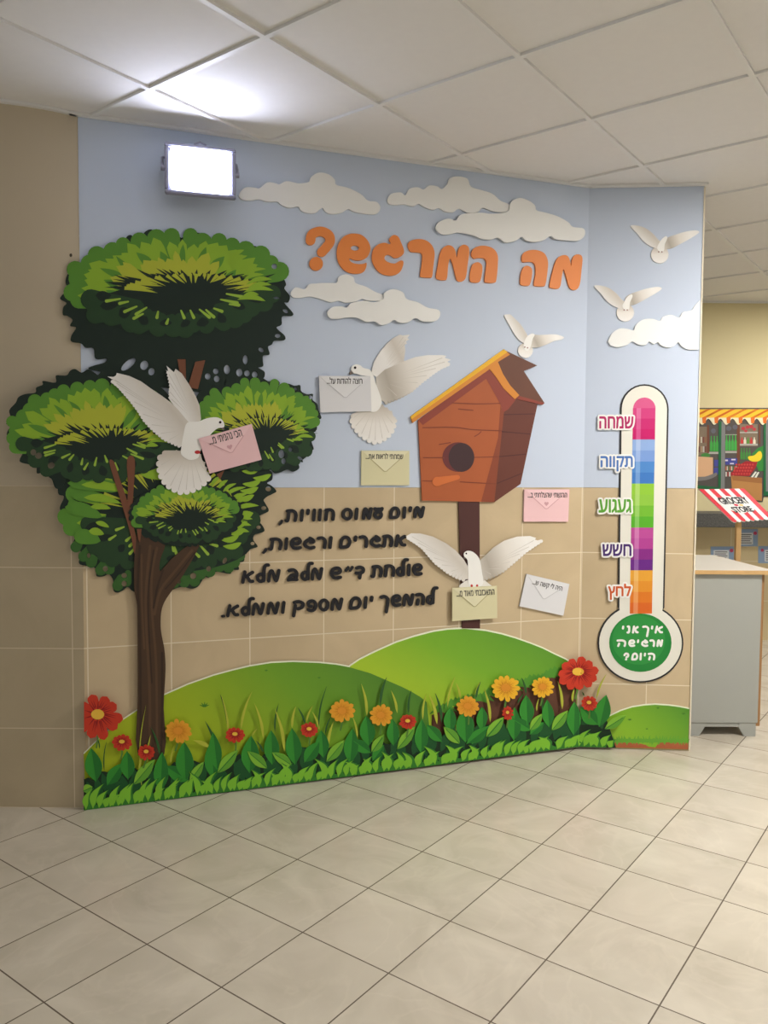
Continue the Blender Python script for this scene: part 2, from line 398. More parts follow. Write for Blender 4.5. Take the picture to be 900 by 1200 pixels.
# far room
M_tile_far = tile_mat('beige_wall_tile_far', 1 / 3.0, (0.1, 0.0), 0.005, (212, 194, 150), (232, 222, 192), rough=0.4, var=0.05, nscale=2.5)
struct(MB().box(0.9, 5.2, 0, 0.1, 0, 1.05).build('wall_far', M_tile_far, None, (0, FAR_Y, 0)))
struct(MB().box(0.9, 5.2, 0, 0.1, 1.05, CEIL + 0.006).build('wall_far_paint', M_paint_far, None, (0, FAR_Y, 0)))
# ceiling grid bars
GO = Vector((-0.8733, 3.0172)); GA = 0.6492; G = 0.6
E1 = Vector((math.cos(GA), -math.sin(GA))); E2 = Vector((math.sin(GA), math.cos(GA)))
mb = MB()
def in_room(p): return -3.1 < p.x < 5.1 and -2.9 < p.y < 7.1
def behind(p): # behind the mural wall or the left wall
    if p.x < A.x: return p.y > LY + 0.1
    if p.x < B.x: return (p - A).dot(N1) < -0.05
    if p.x < C.x: return p.y < 4.14 and (p - B).dot(N2) < -0.05
    return False
for k in range(-9, 14):
    for j in range(-9, 14):
        p = GO + E1 * (G * k) + E2 * (G * j)
        for d, e in ((E1, E2), (E2, E1)):
            q = p + d * G
            if not (in_room(p) or in_room(q)) or (behind(p) and behind(q)): continue
            a = [p - e * .010 + d * .010, q - e * .010 + d * .010, q + e * .010 + d * .010, p + e * .010 + d * .010]
            if d is E2: a = [p - e * .0099 + d * .0101, q - e * .0099 - d * .0101, q + e * .0099 - d * .0101, p + e * .0099 + d * .0101]
            b = len(mb.v); mb.v += [(w.x, w.y, CEIL - 0.004) for w in a] + [(w.x, w.y, CEIL + 0.008) for w in a]
            mb.f += [tuple(b + i for i in qd) for qd in ((3, 2, 1, 0), (0, 1, 5, 4), (1, 2, 6, 5), (2, 3, 7, 6), (3, 0, 4, 7))]
struct(mb.build('ceiling_grid', M_bar))
# angle trim where ceiling meets the walls
def trim(name, P, Q, off=0.0):
    d = (Q - P).normalized(); yaw = math.atan2(d.y, d.x); L = (Q - P).length
    o = MB().box(-0.0, L, -0.022, 0.0, CEIL - 0.006, CEIL + 0.005).build(name, M_white, None, (P.x, P.y, 0)); o.rotation_euler = (0, 0, yaw); return struct(o)
trim('trim_1', A + D1 * -0.03 + N1 * 0.002, B + N1 * 0.002)
trim('trim_2', B + N2 * 0.002, C + D2 * 0.01 + N2 * 0.002)
v, f = [], []
for x in xs_:
    y = LY - 0.004 - image_bend(x); v += [(x, y - 0.020, CEIL - 0.006), (x, y - 0.020, CEIL + 0.005), (x, y + 0.006, CEIL - 0.006)]
for i in range(26): a = i * 3; f += [(a, a + 1, a + 4, a + 3), (a + 2, a, a + 3, a + 5)]
struct(link_mesh('trim_3', v, f, M_white))
trim('trim_5', Vector((1.2, FAR_Y)), Vector((5.2, FAR_Y)))
# pale edge strip on the pillar corner
struct(MB().box(W2L - 0.004, W2L + 0.003, -0.003, 0.02, 0.0, CEIL - 0.01).build('trim_6', mat('cream_edge', (226, 216, 192)), None, (B.x, B.y, 0))); bpy.data.objects['trim_6'].rotation_euler = (0, 0, YAW2)

# ------------------------------------------------------------------ ceiling lamps of the hall (recessed panels)
def ceiling_light(k, j, watts, label, col=(255, 251, 247)):
    c = GO + E1 * (G * (k + .5)) + E2 * (G * (j + .5))
    o = empty('ceiling_light', (c.x, c.y, CEIL), label, 'ceiling light', None, -GA)
    fr = MB()
    for x0, x1, y0, y1 in ((-.28, .28, -.28, -.25), (-.28, .28, .25, .28), (-.28, -.25, -.25, .25), (.25, .28, -.25, .25)): fr.box(x0, x1, y0, y1, -0.012, 0.006)
    fr.build('frame', M_white, o)
    MB().box(-.25, .25, -.25, .25, -0.008, 0.004).build('diffuser', emit_mat('light_diffuser', col, watts / (math.pi * 0.25) * 1.0), o)
    return o
ceiling_light(4, 2, PANEL_W['near'], 'square recessed ceiling light panel in front of the short wall with the thermometer')
ceiling_light(5, -4, PANEL_W['behind'], 'square recessed ceiling light panel over the near end of the hall')
ceiling_light(3, 7, PANEL_W['far'], 'square recessed ceiling light panel beside the shop picture')
ceiling_light(7, 0, PANEL_W['mid'], 'square recessed ceiling light panel along the right side of the hall')

# ------------------------------------------------------------------ hills
M_hillL = ramp_mat('left_hill_print', [(0.0, (178, 192, 34)), (0.33, (164, 186, 36)), (0.62, (112, 160, 42)), (1.0, (48, 108, 46))], 0.75, 0.25)
M_hillM = ramp_mat('middle_hill_print', [(0.0, (172, 204, 44)), (0.3, (180, 208, 50)), (0.6, (122, 176, 46)), (1.0, (58, 124, 46))], 0.55, 0.45)
M_hillR = ramp_mat('right_hill_print', [(0.0, (165, 200, 60)), (0.4, (140, 190, 48)), (1.0, (85, 145, 45))], 0.7, 0.35)
M_edge = mat('white_board_edge', (236, 240, 214), 0.5)
M_tuft = mat('tuft_green', (70, 125, 40)); M_hill_dk = mat('hill_fringe_green', (86, 150, 50)); M_soil = mat('soil_brown', (98, 62, 46), var=0.15, vscale=20)
M_clay = mat('clay_orange', (176, 98, 62), var=0.12, vscale=25)
hl = [(98, 884), (110, 872), (125, 858), (143, 844.5), (161, 832.5), (177, 823), (193, 814.5), (220, 802.5), (250, 792), (272, 786), (293, 781), (318, 777), (343, 775.8), (374, 777), (394, 779), (410, 782), (434, 789), (455, 798), (470, 804.5), (482, 810.5), (493, 817), (500, 823), (503, 850), (500, 885), (100, 930)]
h = holder('grass_hill', 300, 850, 'long green hill cut-out behind the tree trunk, yellower at its left end', 'hill', 'printed hills')
board('white_rim', [[(x, y - 1.7) for x, y in hl[:16]] + [(410, 900), (100, 930)]], M_edge, h, 0.0047, 0.0007)
board('hill_face', hl, M_hillL, h, 0.0047, 0.0013)
def tuft(hh, cx, cy, s, d, m=M_tuft):
    board('grass_tuft', [spike((cx, cy + s * .3), (cx + s * math.cos(a), cy + s * .3 - s * math.sin(a) * .9), s * .35) for a in (0.35, 0.9, 1.5, 2.2, 2.8)], m, hh, d, 0.0006)
tuft(h, 239.5, 826, 6.5, 0.006); tuft(h, 312, 785.5, 2.5, 0.006); tuft(h, 374, 794, 2.5, 0.006)
hm = [(404, 788), (410, 781), (416, 777), (422, 773), (436, 766), (449, 760), (465, 753), (485, 746.5), (508, 740.5), (525, 738), (545, 737), (569, 739.5), (588, 743.5), (605, 748.5), (622, 754.5), (636, 760), (650, 767), (663, 773), (672, 779), (676, 800), (676, 868), (500, 880), (480, 850), (440, 820)]
h = holder('grass_hill', 550, 800, 'middle green hill cut-out with a brown soil bank under its right slope', 'hill', 'printed hills')
board('white_rim', [[(x, y - 1.8) for x, y in hm[:-5]] + hm[-5:]], M_edge, h, 0.0, 0.0035)
board('hill_face', hm, M_hillM, h, 0.0, 0.0042)
soil = [(506, 838), (520, 832), (540, 826), (556, 821), (575, 815), (590, 811), (605, 806), (622, 801), (640, 795), (655, 790), (668, 786), (675, 784), (676, 866), (505, 876)]
board('soil_bank', soil, M_soil, h, 0.0042, 0.0004)
fr = []
for i in range(34):
    s = i / 33; x = 512 + s * 160; y = 832 - s * 50 + random.uniform(-2, 2)
    fr.append(spike((x, y - 4), (x + 14, y + 7 - random.uniform(0, 6)), 8))
    fr.append(spike((x + 3, y - 3), (x - 9, y + 6), 6))
board('grass_fringe', fr, M_hill_dk, h, 0.0046, 0.0004)
hr = [(700, 851), (706, 845), (715, 839.3), (727, 833.5), (741, 829), (755, 826.8), (768, 826), (784, 827), (797, 828.8), (807.8, 831), (806.3, 878.5), (690, 875.5), (694, 860)]
h = holder('grass_hill', 760, 850, 'small green hill cut-out on the short wall under the thermometer', 'hill', 'printed hills', wall=2)
board('white_rim', [[(x, y - 1.5) for x, y in hr[:-3]] + hr[-3:]], M_edge, h, 0.0, 0.0035, wall=2)
board('hill_face', hr, M_hillR, h, 0.0, 0.0042, wall=2)
board('clay_strip', [(718, 876), (720, 868), (740, 869), (757, 873), (760, 875), (768, 876), (772, 870), (790, 869), (806.6, 868), (806.3, 878.3), (780, 877.5)], M_clay, h, 0.0042, 0.0004, wall=2)
fr = []
for i in range(40):
    x = 720 + 86 * i / 39; y = 869; fr.append(spike((x, y - 3), (x + random.uniform(-3, 3), y + random.uniform(1.5, 5)), 4)); fr.append(spike((x, y + 1), (x + random.uniform(-2, 3), y - random.uniform(4, 8)), 3.4))
board('grass_fringe', fr, mat('fringe_bright_green', (104, 168, 54)), h, 0.0046, 0.0004, wall=2)
tuft(h, 738, 843, 3, 0.0042); tuft(h, 758, 854, 2, 0.0042); tuft(h, 771, 829.5, 2.5, 0.0042); tuft(h, 801, 836, 3, 0.0042)

# ------------------------------------------------------------------ tree
M_dark = mat('leaf_darkest', (24, 40, 32)); M_dk2 = mat('leaf_dark_green', (38, 66, 38)); M_mid = mat('leaf_mid_green', (88, 140, 48)); M_lt = mat('leaf_light_green', (140, 178, 48)); M_yel = mat('leaf_yellow_green', (176, 184, 56))
M_hlt = mat('leaf_dash_green', (150, 184, 64)); M_bark = mat('bark_brown', (74, 54, 38), var=0.1, vscale=14); M_bark2 = mat('bark_light', (90, 66, 46), var=0.1); M_bark3 = mat('bark_dark', (58, 43, 31)); M_branch = mat('branch_red_brown', (118, 74, 52))
tree = holder('cutout_tree', 178, 878, 'tall cut-out tree with rounded dark and lime green crowns and a brown trunk', 'tree')
def crown(base, cx, cy, rx, ry, d, holes=(), heart=(0.12, 0.28, 0.75, 0.55), seed=1, sweep=(165, 352), low=True, nm='leaf_crown', d0=0.0062, foc=(.08, .42)):
    """one printed crown: dark board, then fans of leaves that spread up and out from a dark hollow"""
    rnd = random.Random(seed); U = rnd.uniform
    o = board(nm, smooth(base, 4), M_dark, tree, d0, d - d0, holes=holes)
    sub(o, tree)
    E = lambda r, a: (cx + rx * r * math.cos(math.radians(a)), cy + ry * r * math.sin(math.radians(a)))
    fx, fy = cx + foc[0] * rx, cy + foc[1] * ry
    def fan(r_in, r_out, a, w, belly=.7, bend=0.0, sharp=.7):
        t = E(r_out, a); b = (fx + (t[0] - fx) * r_in, fy + (t[1] - fy) * r_in)
        return leaf(b, t, w, belly, bend, 9, sharp)
    def lobe(r_in, r_out, a, w):
        t = E(r_out, a); L = math.hypot(t[0] - fx, t[1] - fy); e = (t[0] + (fx - t[0]) * w * .5 / L, t[1] + (fy - t[1]) * w * .5 / L)
        return caps((fx + (e[0] - fx) * r_in, fy + (e[1] - fy) * r_in), e, w * .22, w * .5, 8)
    def layer(name, polys, m, k): board(name, polys, m, o, d + 0.0003 * k, 0.0003, holes=holes, side=False)
    a0, a1 = sweep; W = lambda lo, hi: rx * U(lo, hi)
    P = []
    a = a0
    while a < a1: P.append(lobe(.35, U(.98, 1.08), a, W(.13, .18))); a += U(7.5, 10.5)
    board('rim_leaves', P, M_mid, o, d0, d + 0.0006 - d0, holes=holes)
    P = []
    a = a0 + 3
    while a < a1 - 14: P.append(fan(.3, U(.78, .92) if a > 195 else U(.84, .96), a, W(.085, .15), .8, U(-.06, .06), .55)); a += U(6, 10)
    layer('light_leaves', P, M_lt, 2)
    P = [fan(.55, U(.62, .8), a + U(-5, 5), W(.05, .09), .6, U(-.1, .1), .9) for a in range(int(a0) + 8, int(a1) - 8, 17)]
    layer('mid_leaves', P, M_mid, 3)
    P = []
    a = a0 + 22
    while a < a1 - 34: P.append(fan(.2, U(.48, .68), a, W(.07, .12), .78, U(-.06, .06), .6)); a += U(5.5, 9)
    layer('yellow_leaves', P, M_yel, 4)
    # the dark hollow: combed into fine blades along its upper edge, open to the shade below
    hx, hy, hw, hh = cx + heart[0] * rx, cy + heart[1] * ry, heart[2] * rx, heart[3] * ry
    P = [ell(hx, hy, hw, hh, 30), ell(cx + .02 * rx, cy + .42 * ry, .82 * rx, .46 * ry, 30)]
    for i in range(44):
        a = math.radians(186 + 166 * i / 43 + U(-2, 2)); q = (hx + hw * .86 * math.cos(a), hy + hh * .86 * math.sin(a))
        k = U(1.12, 1.62); P.append(spike(q, (hx + hw * k * math.cos(a), hy + hh * k * math.sin(a)), rx * U(.03, .065), U(-.14, .14)))
    layer('dark_hollow', P, M_dark, 5)
    # light blades falling into the hollow
    P = []
    for i in range(30):
        a = math.radians(196 + 146 * i / 29 + U(-3, 3)); q = (hx + hw * 1.12 * math.cos(a), hy + hh * 1.12 * math.sin(a)); k = U(.55, .86)
        P.append(spike(q, (hx + hw * k * math.cos(a + U(-.05, .05)), hy + hh * k * math.sin(a)), rx * U(.026, .045), U(-.1, .1)))
    layer('fine_leaves', P, M_yel if seed % 2 else M_lt, 6)
    if low:
        P = [lobe(.5, U(.86, 1.0), a + U(-3, 3), W(.15, .2)) for a in range(8, 176, 10)]
        layer('lower_leaves', P, M_dk2, 7)
        P = [leaf(E(.62, a), E(U(.74, .84), a + U(-5, 5)), W(.07, .12), .6, U(-.1, .1), 7, .8) for a in range(20, 165, 16)]
        layer('shaded_leaves', P, M_dark, 8)
    P = []
    for i in range(15):
        a = 158 - 140 * i / 14 + U(-4, 4); r0 = U(.44, .62); P.append(caps(E(r0, a), E(r0 + U(.07, .17), a + U(-3, 3)), rx * .008, rx * .015, 4))
    layer('highlight_leaves', P, M_hlt, 9)
    P = []
    for i in range(11):
        a = -44 + 6.6 * i; r0 = U(.58, .68); p, q = E(r0, a), E(r0 + U(.14, .28), a - 2)
        P.append(leaf((p[0], p[1] + ry * .03), (q[0], q[1] - ry * .02), rx * U(.035, .055), .55, -.12, 7, .8))
    layer('side_leaves', P, M_lt, 10)
    return o
topb = zz([(65, 530), (110, 470), (100, 420), (120, 360), (175, 330), (205, 285), (335, 255), (345, 215), (400, 185), (410, 145), (450, 152), (520, 165), (527, 110), (560, 92), (600, 125), (635, 120), (655, 75), (700, 52), (750, 78), (785, 95), (830, 62), (880, 68)], 6, 60, 260) + \
    zz([(40, 75), (75, 112), (115, 82), (170, 75), (215, 82), (255, 112), (272, 150), (330, 100), (380, 110), (392, 170), (430, 150), (470, 190), (512, 200), (560, 170), (610, 178), (617, 240), (660, 255), (692, 280), (750, 278), (755, 312), (735, 347), (780, 352), (797, 400), (812, 440), (800, 470), (838, 520), (828, 565), (800, 570), (860, 640), (848, 662), (785, 665), (780, 722), (745, 745), (802, 800), (798, 832), (730, 836), (712, 862), (685, 880), (695, 932), (652, 940), (648, 975), (650, 1015), (615, 1025), (655, 1048), (662, 1075), (640, 1110), (500, 1200), (250, 1200)], 6, 200, 260) + \
    zz([(900, 1180), (640, 1140), (420, 1070), (265, 1035), (300, 1010), (372, 990), (388, 962), (312, 962), (296, 890), (240, 885), (210, 855), (142, 842), (142, 800), (175, 742), (132, 730), (150, 690), (115, 662), (82, 652), (85, 600), (108, 570), (70, 547)], 6, 60, 260)
toph = [ell(*q) for q in [(150.5, 427, 10.5, 4.2, 16, -.7), (169, 428, 4.6, 5.6, 14, .3), (177.5, 435.5, 3.6, 4.4, 14, .2), (243.5, 441, 3.3, 3.8), (253, 435, 3.2, 3.5), (254, 444, 3.2, 3.8), (266, 433, 3.6, 5.4), (280.5, 436.5, 3.6, 4.6), (289.5, 437.5, 3.2, 3.6), (298.5, 439, 3.2, 3.8), (287.5, 421.5, 2.8, 5.5), (334.5, 364.5, 3.4, 2, 12, .5), (325.5, 393.5, 3.2, 2.4), (306, 410, 3.4, 2.4, 12, .6), (321.5, 312, 3.2, 3.2), (324, 349, 3.6, 1.3)]]
topb = [p for p in topb]
crown(topb, 207, 335, 128, 64, 0.0100, toph, (0.16, 0.16, .60, .34), 3, (166, 350))
leftb = zz([(42, 460), (75, 420), (65, 365), (110, 312), (130, 272), (180, 250), (248, 240), (255, 205), (300, 185), (302, 158), (390, 170), (392, 122), (430, 120), (470, 118), (495, 85), (530, 75), (575, 100), (620, 76), (665, 100), (690, 115), (725, 80), (790, 85), (850, 110), (960, 130), (1080, 170), (1180, 250), (1250, 380), (1300, 520), (1270, 640), (1190, 690), (1100, 700), (1000, 730), (900, 712), (850, 740), (740, 752), (640, 720), (560, 745), (500, 755), (440, 900), (390, 912), (365, 852), (342, 832), (330, 790), (262, 810), (255, 762), (210, 747), (140, 727), (152, 682), (175, 645), (138, 642), (180, 592), (120, 577), (52, 548), (56, 505), (84, 470)], 6, 0, 420)
lefth = [ell(39, 530, 3.4, 3.6), ell(45, 534, 4, 3.6), ell(60, 545.5, 4.4, 3.6, 14, -.3)]
rightb = zz([(0, 330), (20, 240), (62, 208), (110, 200), (145, 168), (200, 190), (215, 145), (262, 130), (320, 140), (378, 152), (430, 136), (470, 140), (512, 162), (558, 145), (587, 170), (582, 195), (640, 176), (690, 192), (730, 188), (738, 230), (780, 252), (820, 250), (818, 290), (850, 320), (860, 362), (880, 420), (845, 437), (848, 500), (805, 540), (812, 590), (825, 640), (782, 656), (745, 700), (750, 730), (712, 722), (725, 770), (682, 797), (640, 782), (590, 802), (550, 806), (520, 772), (480, 730), (300, 700), (100, 600)], 6, 230, 420)
righth = [ell(330, 532, 3.6, 5), ell(332.5, 540.5, 2.8, 3.6), ell(340.5, 526.8, 2.4, 2.6), ell(351.5, 537, 3.2, 1.8, 12, .6), ell(364, 465.5, 2.2, 2.4), ell(346.5, 455.5, 1.8, 2)]
lowb = [(83, 540), (70, 556), (68, 578), (75, 582), (70, 595), (74, 602), (80, 604), (79, 615), (83, 627), (88, 629), (84.5, 640), (92, 644), (95, 648), (92.5, 660), (102, 663.5), (112, 666), (113, 675), (121, 675.5), (127.5, 673), (132.5, 680), (133, 692), (138, 694.5), (144, 692), (150, 688), (157, 693.5), (180, 700), (205, 690), (215, 688), (224, 690), (232, 687.5), (237, 680), (240, 676), (245, 677), (252, 670.5), (260, 671), (270, 672.5), (272, 668), (280, 667.5), (279, 660), (286, 657.5), (287, 648), (295, 643), (302, 640.5), (297, 633), (298, 627), (304, 625), (310, 622), (307, 615), (302, 610.5), (302, 606), (307, 603), (315, 598.5), (311, 590), (309, 586), (313, 582), (319, 579), (324, 575.5), (318, 569), (313, 566), (319, 562), (319, 554), (315, 550), (312, 542), (300, 532), (250, 520), (170, 525), (110, 530)]
lowh = [ell(75.5, 553, 4.8, 6.4), ell(104, 651, 2, 3), ell(123.5, 666.5, 3, 3.4), ell(145.5, 674.5, 3.2, 3), ell(145.5, 684, 3, 3.4), ell(226.5, 675, 3.6, 3.8, 12, .3), ell(244.5, 666.5, 2.8, 3.2), ell(263.5, 657, 2.4, 3.8, 12, .4), ell(210, 682, 2, 2.4), ell(314.5, 573, 3.4, 3, 12, .3), ell(309, 595.5, 3, 2.2), ell(303, 618, 2.6, 2.2), ell(296, 637, 2.4, 2)]
crown(lowb, 196, 602, 120, 78, 0.0096, lowh, (0.0, 0.05, .60, .80), 5, (168, 206), foc=(.1, .1))
board('edge_leaves', [leaf(b, t, w, .68, .05, 9, .6) for b, t, w in [((140, 566), (86, 552), 15), ((138, 576), (79, 566), 15), ((135, 588), (84, 582), 13), ((120, 606), (76, 594), 17), ((118, 634), (86, 628), 18), ((118, 622), (98, 634), 12)]], M_mid, tree, 0.0130, 0.0004, side=False)
board('edge_leaves', [leaf(b, t, w, .6, .06, 9, .7) for b, t, w in [((148, 566), (98, 553), 11), ((150, 577), (95, 568), 10), ((142, 590), (98, 583), 9), ((130, 596), (106, 594), 7), ((122, 626), (104, 622), 9), ((128, 618), (112, 612), 6), ((200, 560), (160, 549), 20)]], M_lt, tree, 0.0135, 0.0004, side=False)
# leaves on the right-hand edge of the low crown
board('edge_leaves', [leaf((x - 22, y + 4), (x, y), 7, .6, .12, 8, .7) for x, y in [(305, 548), (318, 556), (306, 563), (303, 571), (298, 580), (297, 601), (290, 611), (288, 620), (280, 628), (283, 636)]], M_lt, tree, 0.0130, 0.0004)
board('under_leaves', [caps((x + dx, y - 9), (x, y), 4, 6.5, 8) for x, y, dx in [(204, 683, 4), (216, 682, 3), (228, 681, 2), (235, 673, -2), (246, 670, -4), (257, 664, -5), (268, 665, -5), (275, 659, -6), (281, 651, -8), (89, 641, 6), (98, 652, 6), (107, 659, 5), (118, 668, 4), (128, 667, 3), (138, 686, 3), (148, 681, 2)]], mat('leaf_under_green', (56, 98, 42)), tree, 0.0104, 0.0008, holes=lowh, side=False)
crown(leftb, 112, 508, 102, 60, 0.0142, lefth, (0.20, 0.28, .62, .34), 11, (166, 340))
crown(rightb, 300, 502, 76, 56, 0.0142, righth, (0.16, 0.22, .58, .40), 17, (184, 350))
inb = [p for p in feather([(ell(218, 603, 66, 36, 30)[i]) for i in list(range(30)) + [0]][::-1], 9, 2.2)]
crown(inb, 218, 603, 62, 36, 0.0205, (), (0.12, 0.20, .66, .46), 23, (166, 352))
# trunk and branches
trunk = [(159, 640), (157.5, 655), (157, 668), (157.3, 690), (159.5, 703), (161, 716), (161.3, 760), (161.5, 820), (161.5, 884), (192.5, 884), (191.8, 830), (193.6, 795), (194, 778), (192.6, 760), (189.6, 745), (188.3, 733), (189, 717), (193, 705), (201.7, 692), (212, 678), (220, 665), (227, 653), (231, 645), (234, 637.5), (229, 636.5), (218, 641), (209, 648), (200, 656), (192, 665), (186.7, 669), (188, 655), (193.5, 639), (186, 634), (178, 630), (170, 622), (163, 618), (160, 628)]
tk = board('trunk', smooth(trunk, 3), M_bark, tree, 0.0062, 0.0126)
tk['_o'] = tree['_o']; tk['_yaw'] = tree['_yaw']; HOLD.append(tk)
bs = []
for pts, w in [([(176, 640), (172, 680), (171, 720), (175, 800), (176, 880)], 1.6), ([(184, 642), (178, 672), (178, 715), (183, 780), (184, 880)], 1.4), ([(225, 645), (203, 672), (188, 692), (181, 720)], 1.5), ([(166, 650), (166, 700), (169, 760)], 1.2)]: bs += stroke(pts, w)
board('bark_streaks', bs, M_bark2, tk, 0.0188, 0.0004, side=False)
bs = []
for pts, w in [([(180, 645), (174, 690), (174, 730), (178, 800)], 1.0), ([(164, 640), (161.5, 690), (164, 740), (165, 880)], 1.3), ([(191, 668), (184, 690), (180, 712)], 1.2), ([(190, 765), (190, 830), (189, 880)], 1.3), ([(228, 648), (210, 672), (194, 690)], .9)]: bs += stroke(pts, w)
board('bark_cracks', bs, M_bark3, tk, 0.0192, 0.0004, side=False)
board('branch', smooth([(128, 541), (133.5, 541), (140, 560), (147, 580), (154, 606), (162, 640), (166, 660), (158, 650), (152, 622), (143, 592), (135, 566)], 3), M_branch, tree, 0.0062, 0.0122)
board('branch', smooth([(149, 538), (158, 538), (156.5, 575), (154.5, 600), (152.5, 618), (149, 600), (150, 570)], 3), M_branch, tree, 0.0062, 0.0118)
board('branch', [(208, 421), (217.5, 421), (218, 448), (212, 446)], M_branch, tree, 0.0062, 0.0082)
board('branch', [(229, 424), (240.5, 422), (232, 456), (220, 454)], M_branch, tree, 0.0062, 0.0082)
board('branch', [(254, 556), (263, 551), (258, 562)], M_branch, tree, 0.0062, 0.0082)
board('branch', [(160.5, 620), (166, 620), (164, 636), (162, 632)], M_branch, tree, 0.0190, 0.0046)

# ------------------------------------------------------------------ clouds
M_cloud = mat('cloud_white', (236, 236, 232), 0.5)
M_cl_edge = mat('cloud_edge_white', (240, 241, 238), 0.5)
def cloud(pts, lab, d, wall=None, d0=0.0):
    xs = [p[0] for p in pts]; ys_ = [p[1] for p in pts]
    o = board('cloud', smooth(pts, 4), M_cloud, None, d0, d - d0, wall=wall); tag(o, lab, 'cloud', 'cut-out clouds')
    return o
cloud(zz([(35, 130), (60, 103), (98, 103), (118, 106), (150, 82), (185, 86), (198, 90), (228, 77), (270, 85), (285, 86), (318, 80), (328, 60), (360, 42), (400, 50), (424, 72), (430, 92), (480, 105), (530, 130), (558, 156), (595, 162), (608, 188), (590, 210), (540, 208), (500, 200), (478, 190), (450, 205), (410, 210), (385, 200), (372, 185), (345, 205), (310, 205), (285, 195), (275, 180), (240, 185), (205, 172), (190, 160), (150, 160), (115, 150), (80, 155), (45, 150)], 3.4615, 270, 190), 'white cloud cut-out beside the lit floodlight, above the orange question mark', 0.008)
cloud(zz([(33, 140), (50, 115), (90, 110), (108, 122), (125, 95), (160, 88), (185, 97), (210, 80), (245, 85), (262, 95), (285, 75), (295, 50), (330, 42), (370, 52), (385, 85), (430, 100), (475, 115), (510, 145), (545, 160), (545, 185), (520, 193), (480, 190), (435, 175), (415, 192), (370, 195), (335, 178), (310, 193), (275, 190), (250, 175), (225, 183), (190, 172), (165, 158), (140, 168), (105, 160), (65, 162), (40, 158)], 3.6, 445, 195), 'white cloud cut-out closest to the ceiling, partly behind another cloud', 0.008)
cloud(zz([(237, 260), (250, 235), (290, 220), (322, 228), (345, 202), (420, 195), (470, 200), (520, 195), (545, 185), (555, 150), (590, 133), (630, 145), (655, 165), (662, 185), (700, 195), (750, 210), (795, 235), (815, 255), (860, 262), (865, 290), (840, 312), (790, 312), (740, 305), (722, 293), (690, 312), (650, 318), (615, 310), (600, 297), (570, 315), (530, 320), (500, 300), (470, 308), (430, 305), (400, 292), (375, 285), (330, 278), (300, 285), (260, 285)], 3.6, 445, 195), 'large white cloud cut-out right above the orange title lettering', 0.016, d0=0.0082)
cloud(zz([(245, 530), (265, 508), (300, 515), (320, 495), (350, 492), (375, 490), (410, 490), (432, 488), (440, 465), (470, 455), (500, 468), (508, 490), (550, 505), (585, 525), (620, 540), (615, 560), (560, 562), (535, 555), (510, 565), (470, 570), (440, 562), (410, 568), (380, 560), (350, 550), (320, 545), (285, 550), (255, 548)], 3.4615, 270, 190), 'small white cloud cut-out under the question mark, touching the treetop', 0.008)
cloud(zz([(393, 610), (415, 588), (450, 585), (472, 590), (490, 572), (540, 562), (580, 568), (620, 555), (625, 530), (660, 515), (700, 528), (715, 555), (760, 568), (800, 590), (845, 600), (850, 625), (830, 645), (780, 645), (752, 632), (720, 650), (685, 650), (665, 640), (640, 655), (610, 660), (585, 645), (555, 648), (530, 638), (510, 630), (470, 630), (440, 635), (405, 632)], 3.4615, 270, 190), 'white cloud cut-out just above the dove that holds a white envelope', 0.016, d0=0.0082)
o = board('cloud', zz(smooth([(145, 965), (175, 905), (230, 868), (290, 870), (338, 880), (355, 840), (410, 800), (480, 795), (535, 810), (560, 780), (620, 765), (680, 785), (710, 745), (775, 730), (800, 695), (832, 662)], 4, False) + [(838, 655), (826, 1024)] + smooth([(825, 1024), (750, 1025), (700, 1000), (675, 970), (640, 1000), (590, 1010), (540, 990), (520, 970), (490, 985), (455, 965), (430, 990), (380, 990), (330, 965), (290, 990), (220, 1008), (165, 995)], 4, False), 6.4286, 690, 250), M_cl_edge, None, 0, 0.008, wall=2)
tag(o, 'white cloud cut-out on the short wall, trimmed off at the wall corner', 'cloud', 'cut-out clouds')

# ------------------------------------------------------------------ title lettering
M_or = mat('orange_letters', (232, 138, 70), 0.5)
ttl = holder('title_lettering', 520, 305, 'large rounded orange Hebrew title lettering with a question mark under the clouds', 'lettering')
qz = lambda p: zz(p, 5, 340, 255)
wz = lambda p: zz(p, 4.737, 500, 255)
q = stroke(qz([(120, 134), (130, 97), (180, 80), (226, 102), (234, 140), (212, 174), (186, 202)]), 5.6, 5) + [ell(370.6, 309, 8.0, 8.0)]
board('letter', q, M_or, ttl, 0.0, 0.008)
def letter(pts, f, hole=None): board('letter', f(smooth(pts, 4)), M_or, ttl, 0.0, 0.008, holes=[f(hole)] if hole else ())
letter([(372, 93), (415, 100), (450, 128), (470, 170), (466, 205), (448, 235), (415, 250), (385, 250), (362, 243), (347, 238), (352, 255), (375, 268), (405, 272), (430, 270), (447, 265), (446, 290), (430, 318), (400, 328), (355, 325), (315, 305), (285, 265), (274, 215), (280, 165), (305, 120), (340, 98)], qz, ell(380, 178, 24, 15))
letter([(583, 122), (605, 102), (632, 110), (650, 145), (667, 190), (662, 215), (640, 232), (612, 237), (590, 222), (568, 218), (554, 230), (556, 248), (580, 263), (615, 268), (645, 252), (662, 255), (663, 275), (650, 310), (625, 332), (585, 340), (540, 330), (505, 302), (483, 258), (481, 215), (492, 180), (520, 155), (555, 147), (580, 155), (590, 148), (582, 136)], qz)
letter([(690, 165), (700, 140), (735, 127), (780, 128), (815, 145), (838, 175), (847, 215), (840, 280), (832, 345), (815, 352), (770, 348), (763, 335), (772, 270), (775, 225), (765, 207), (735, 203), (705, 198)], qz)
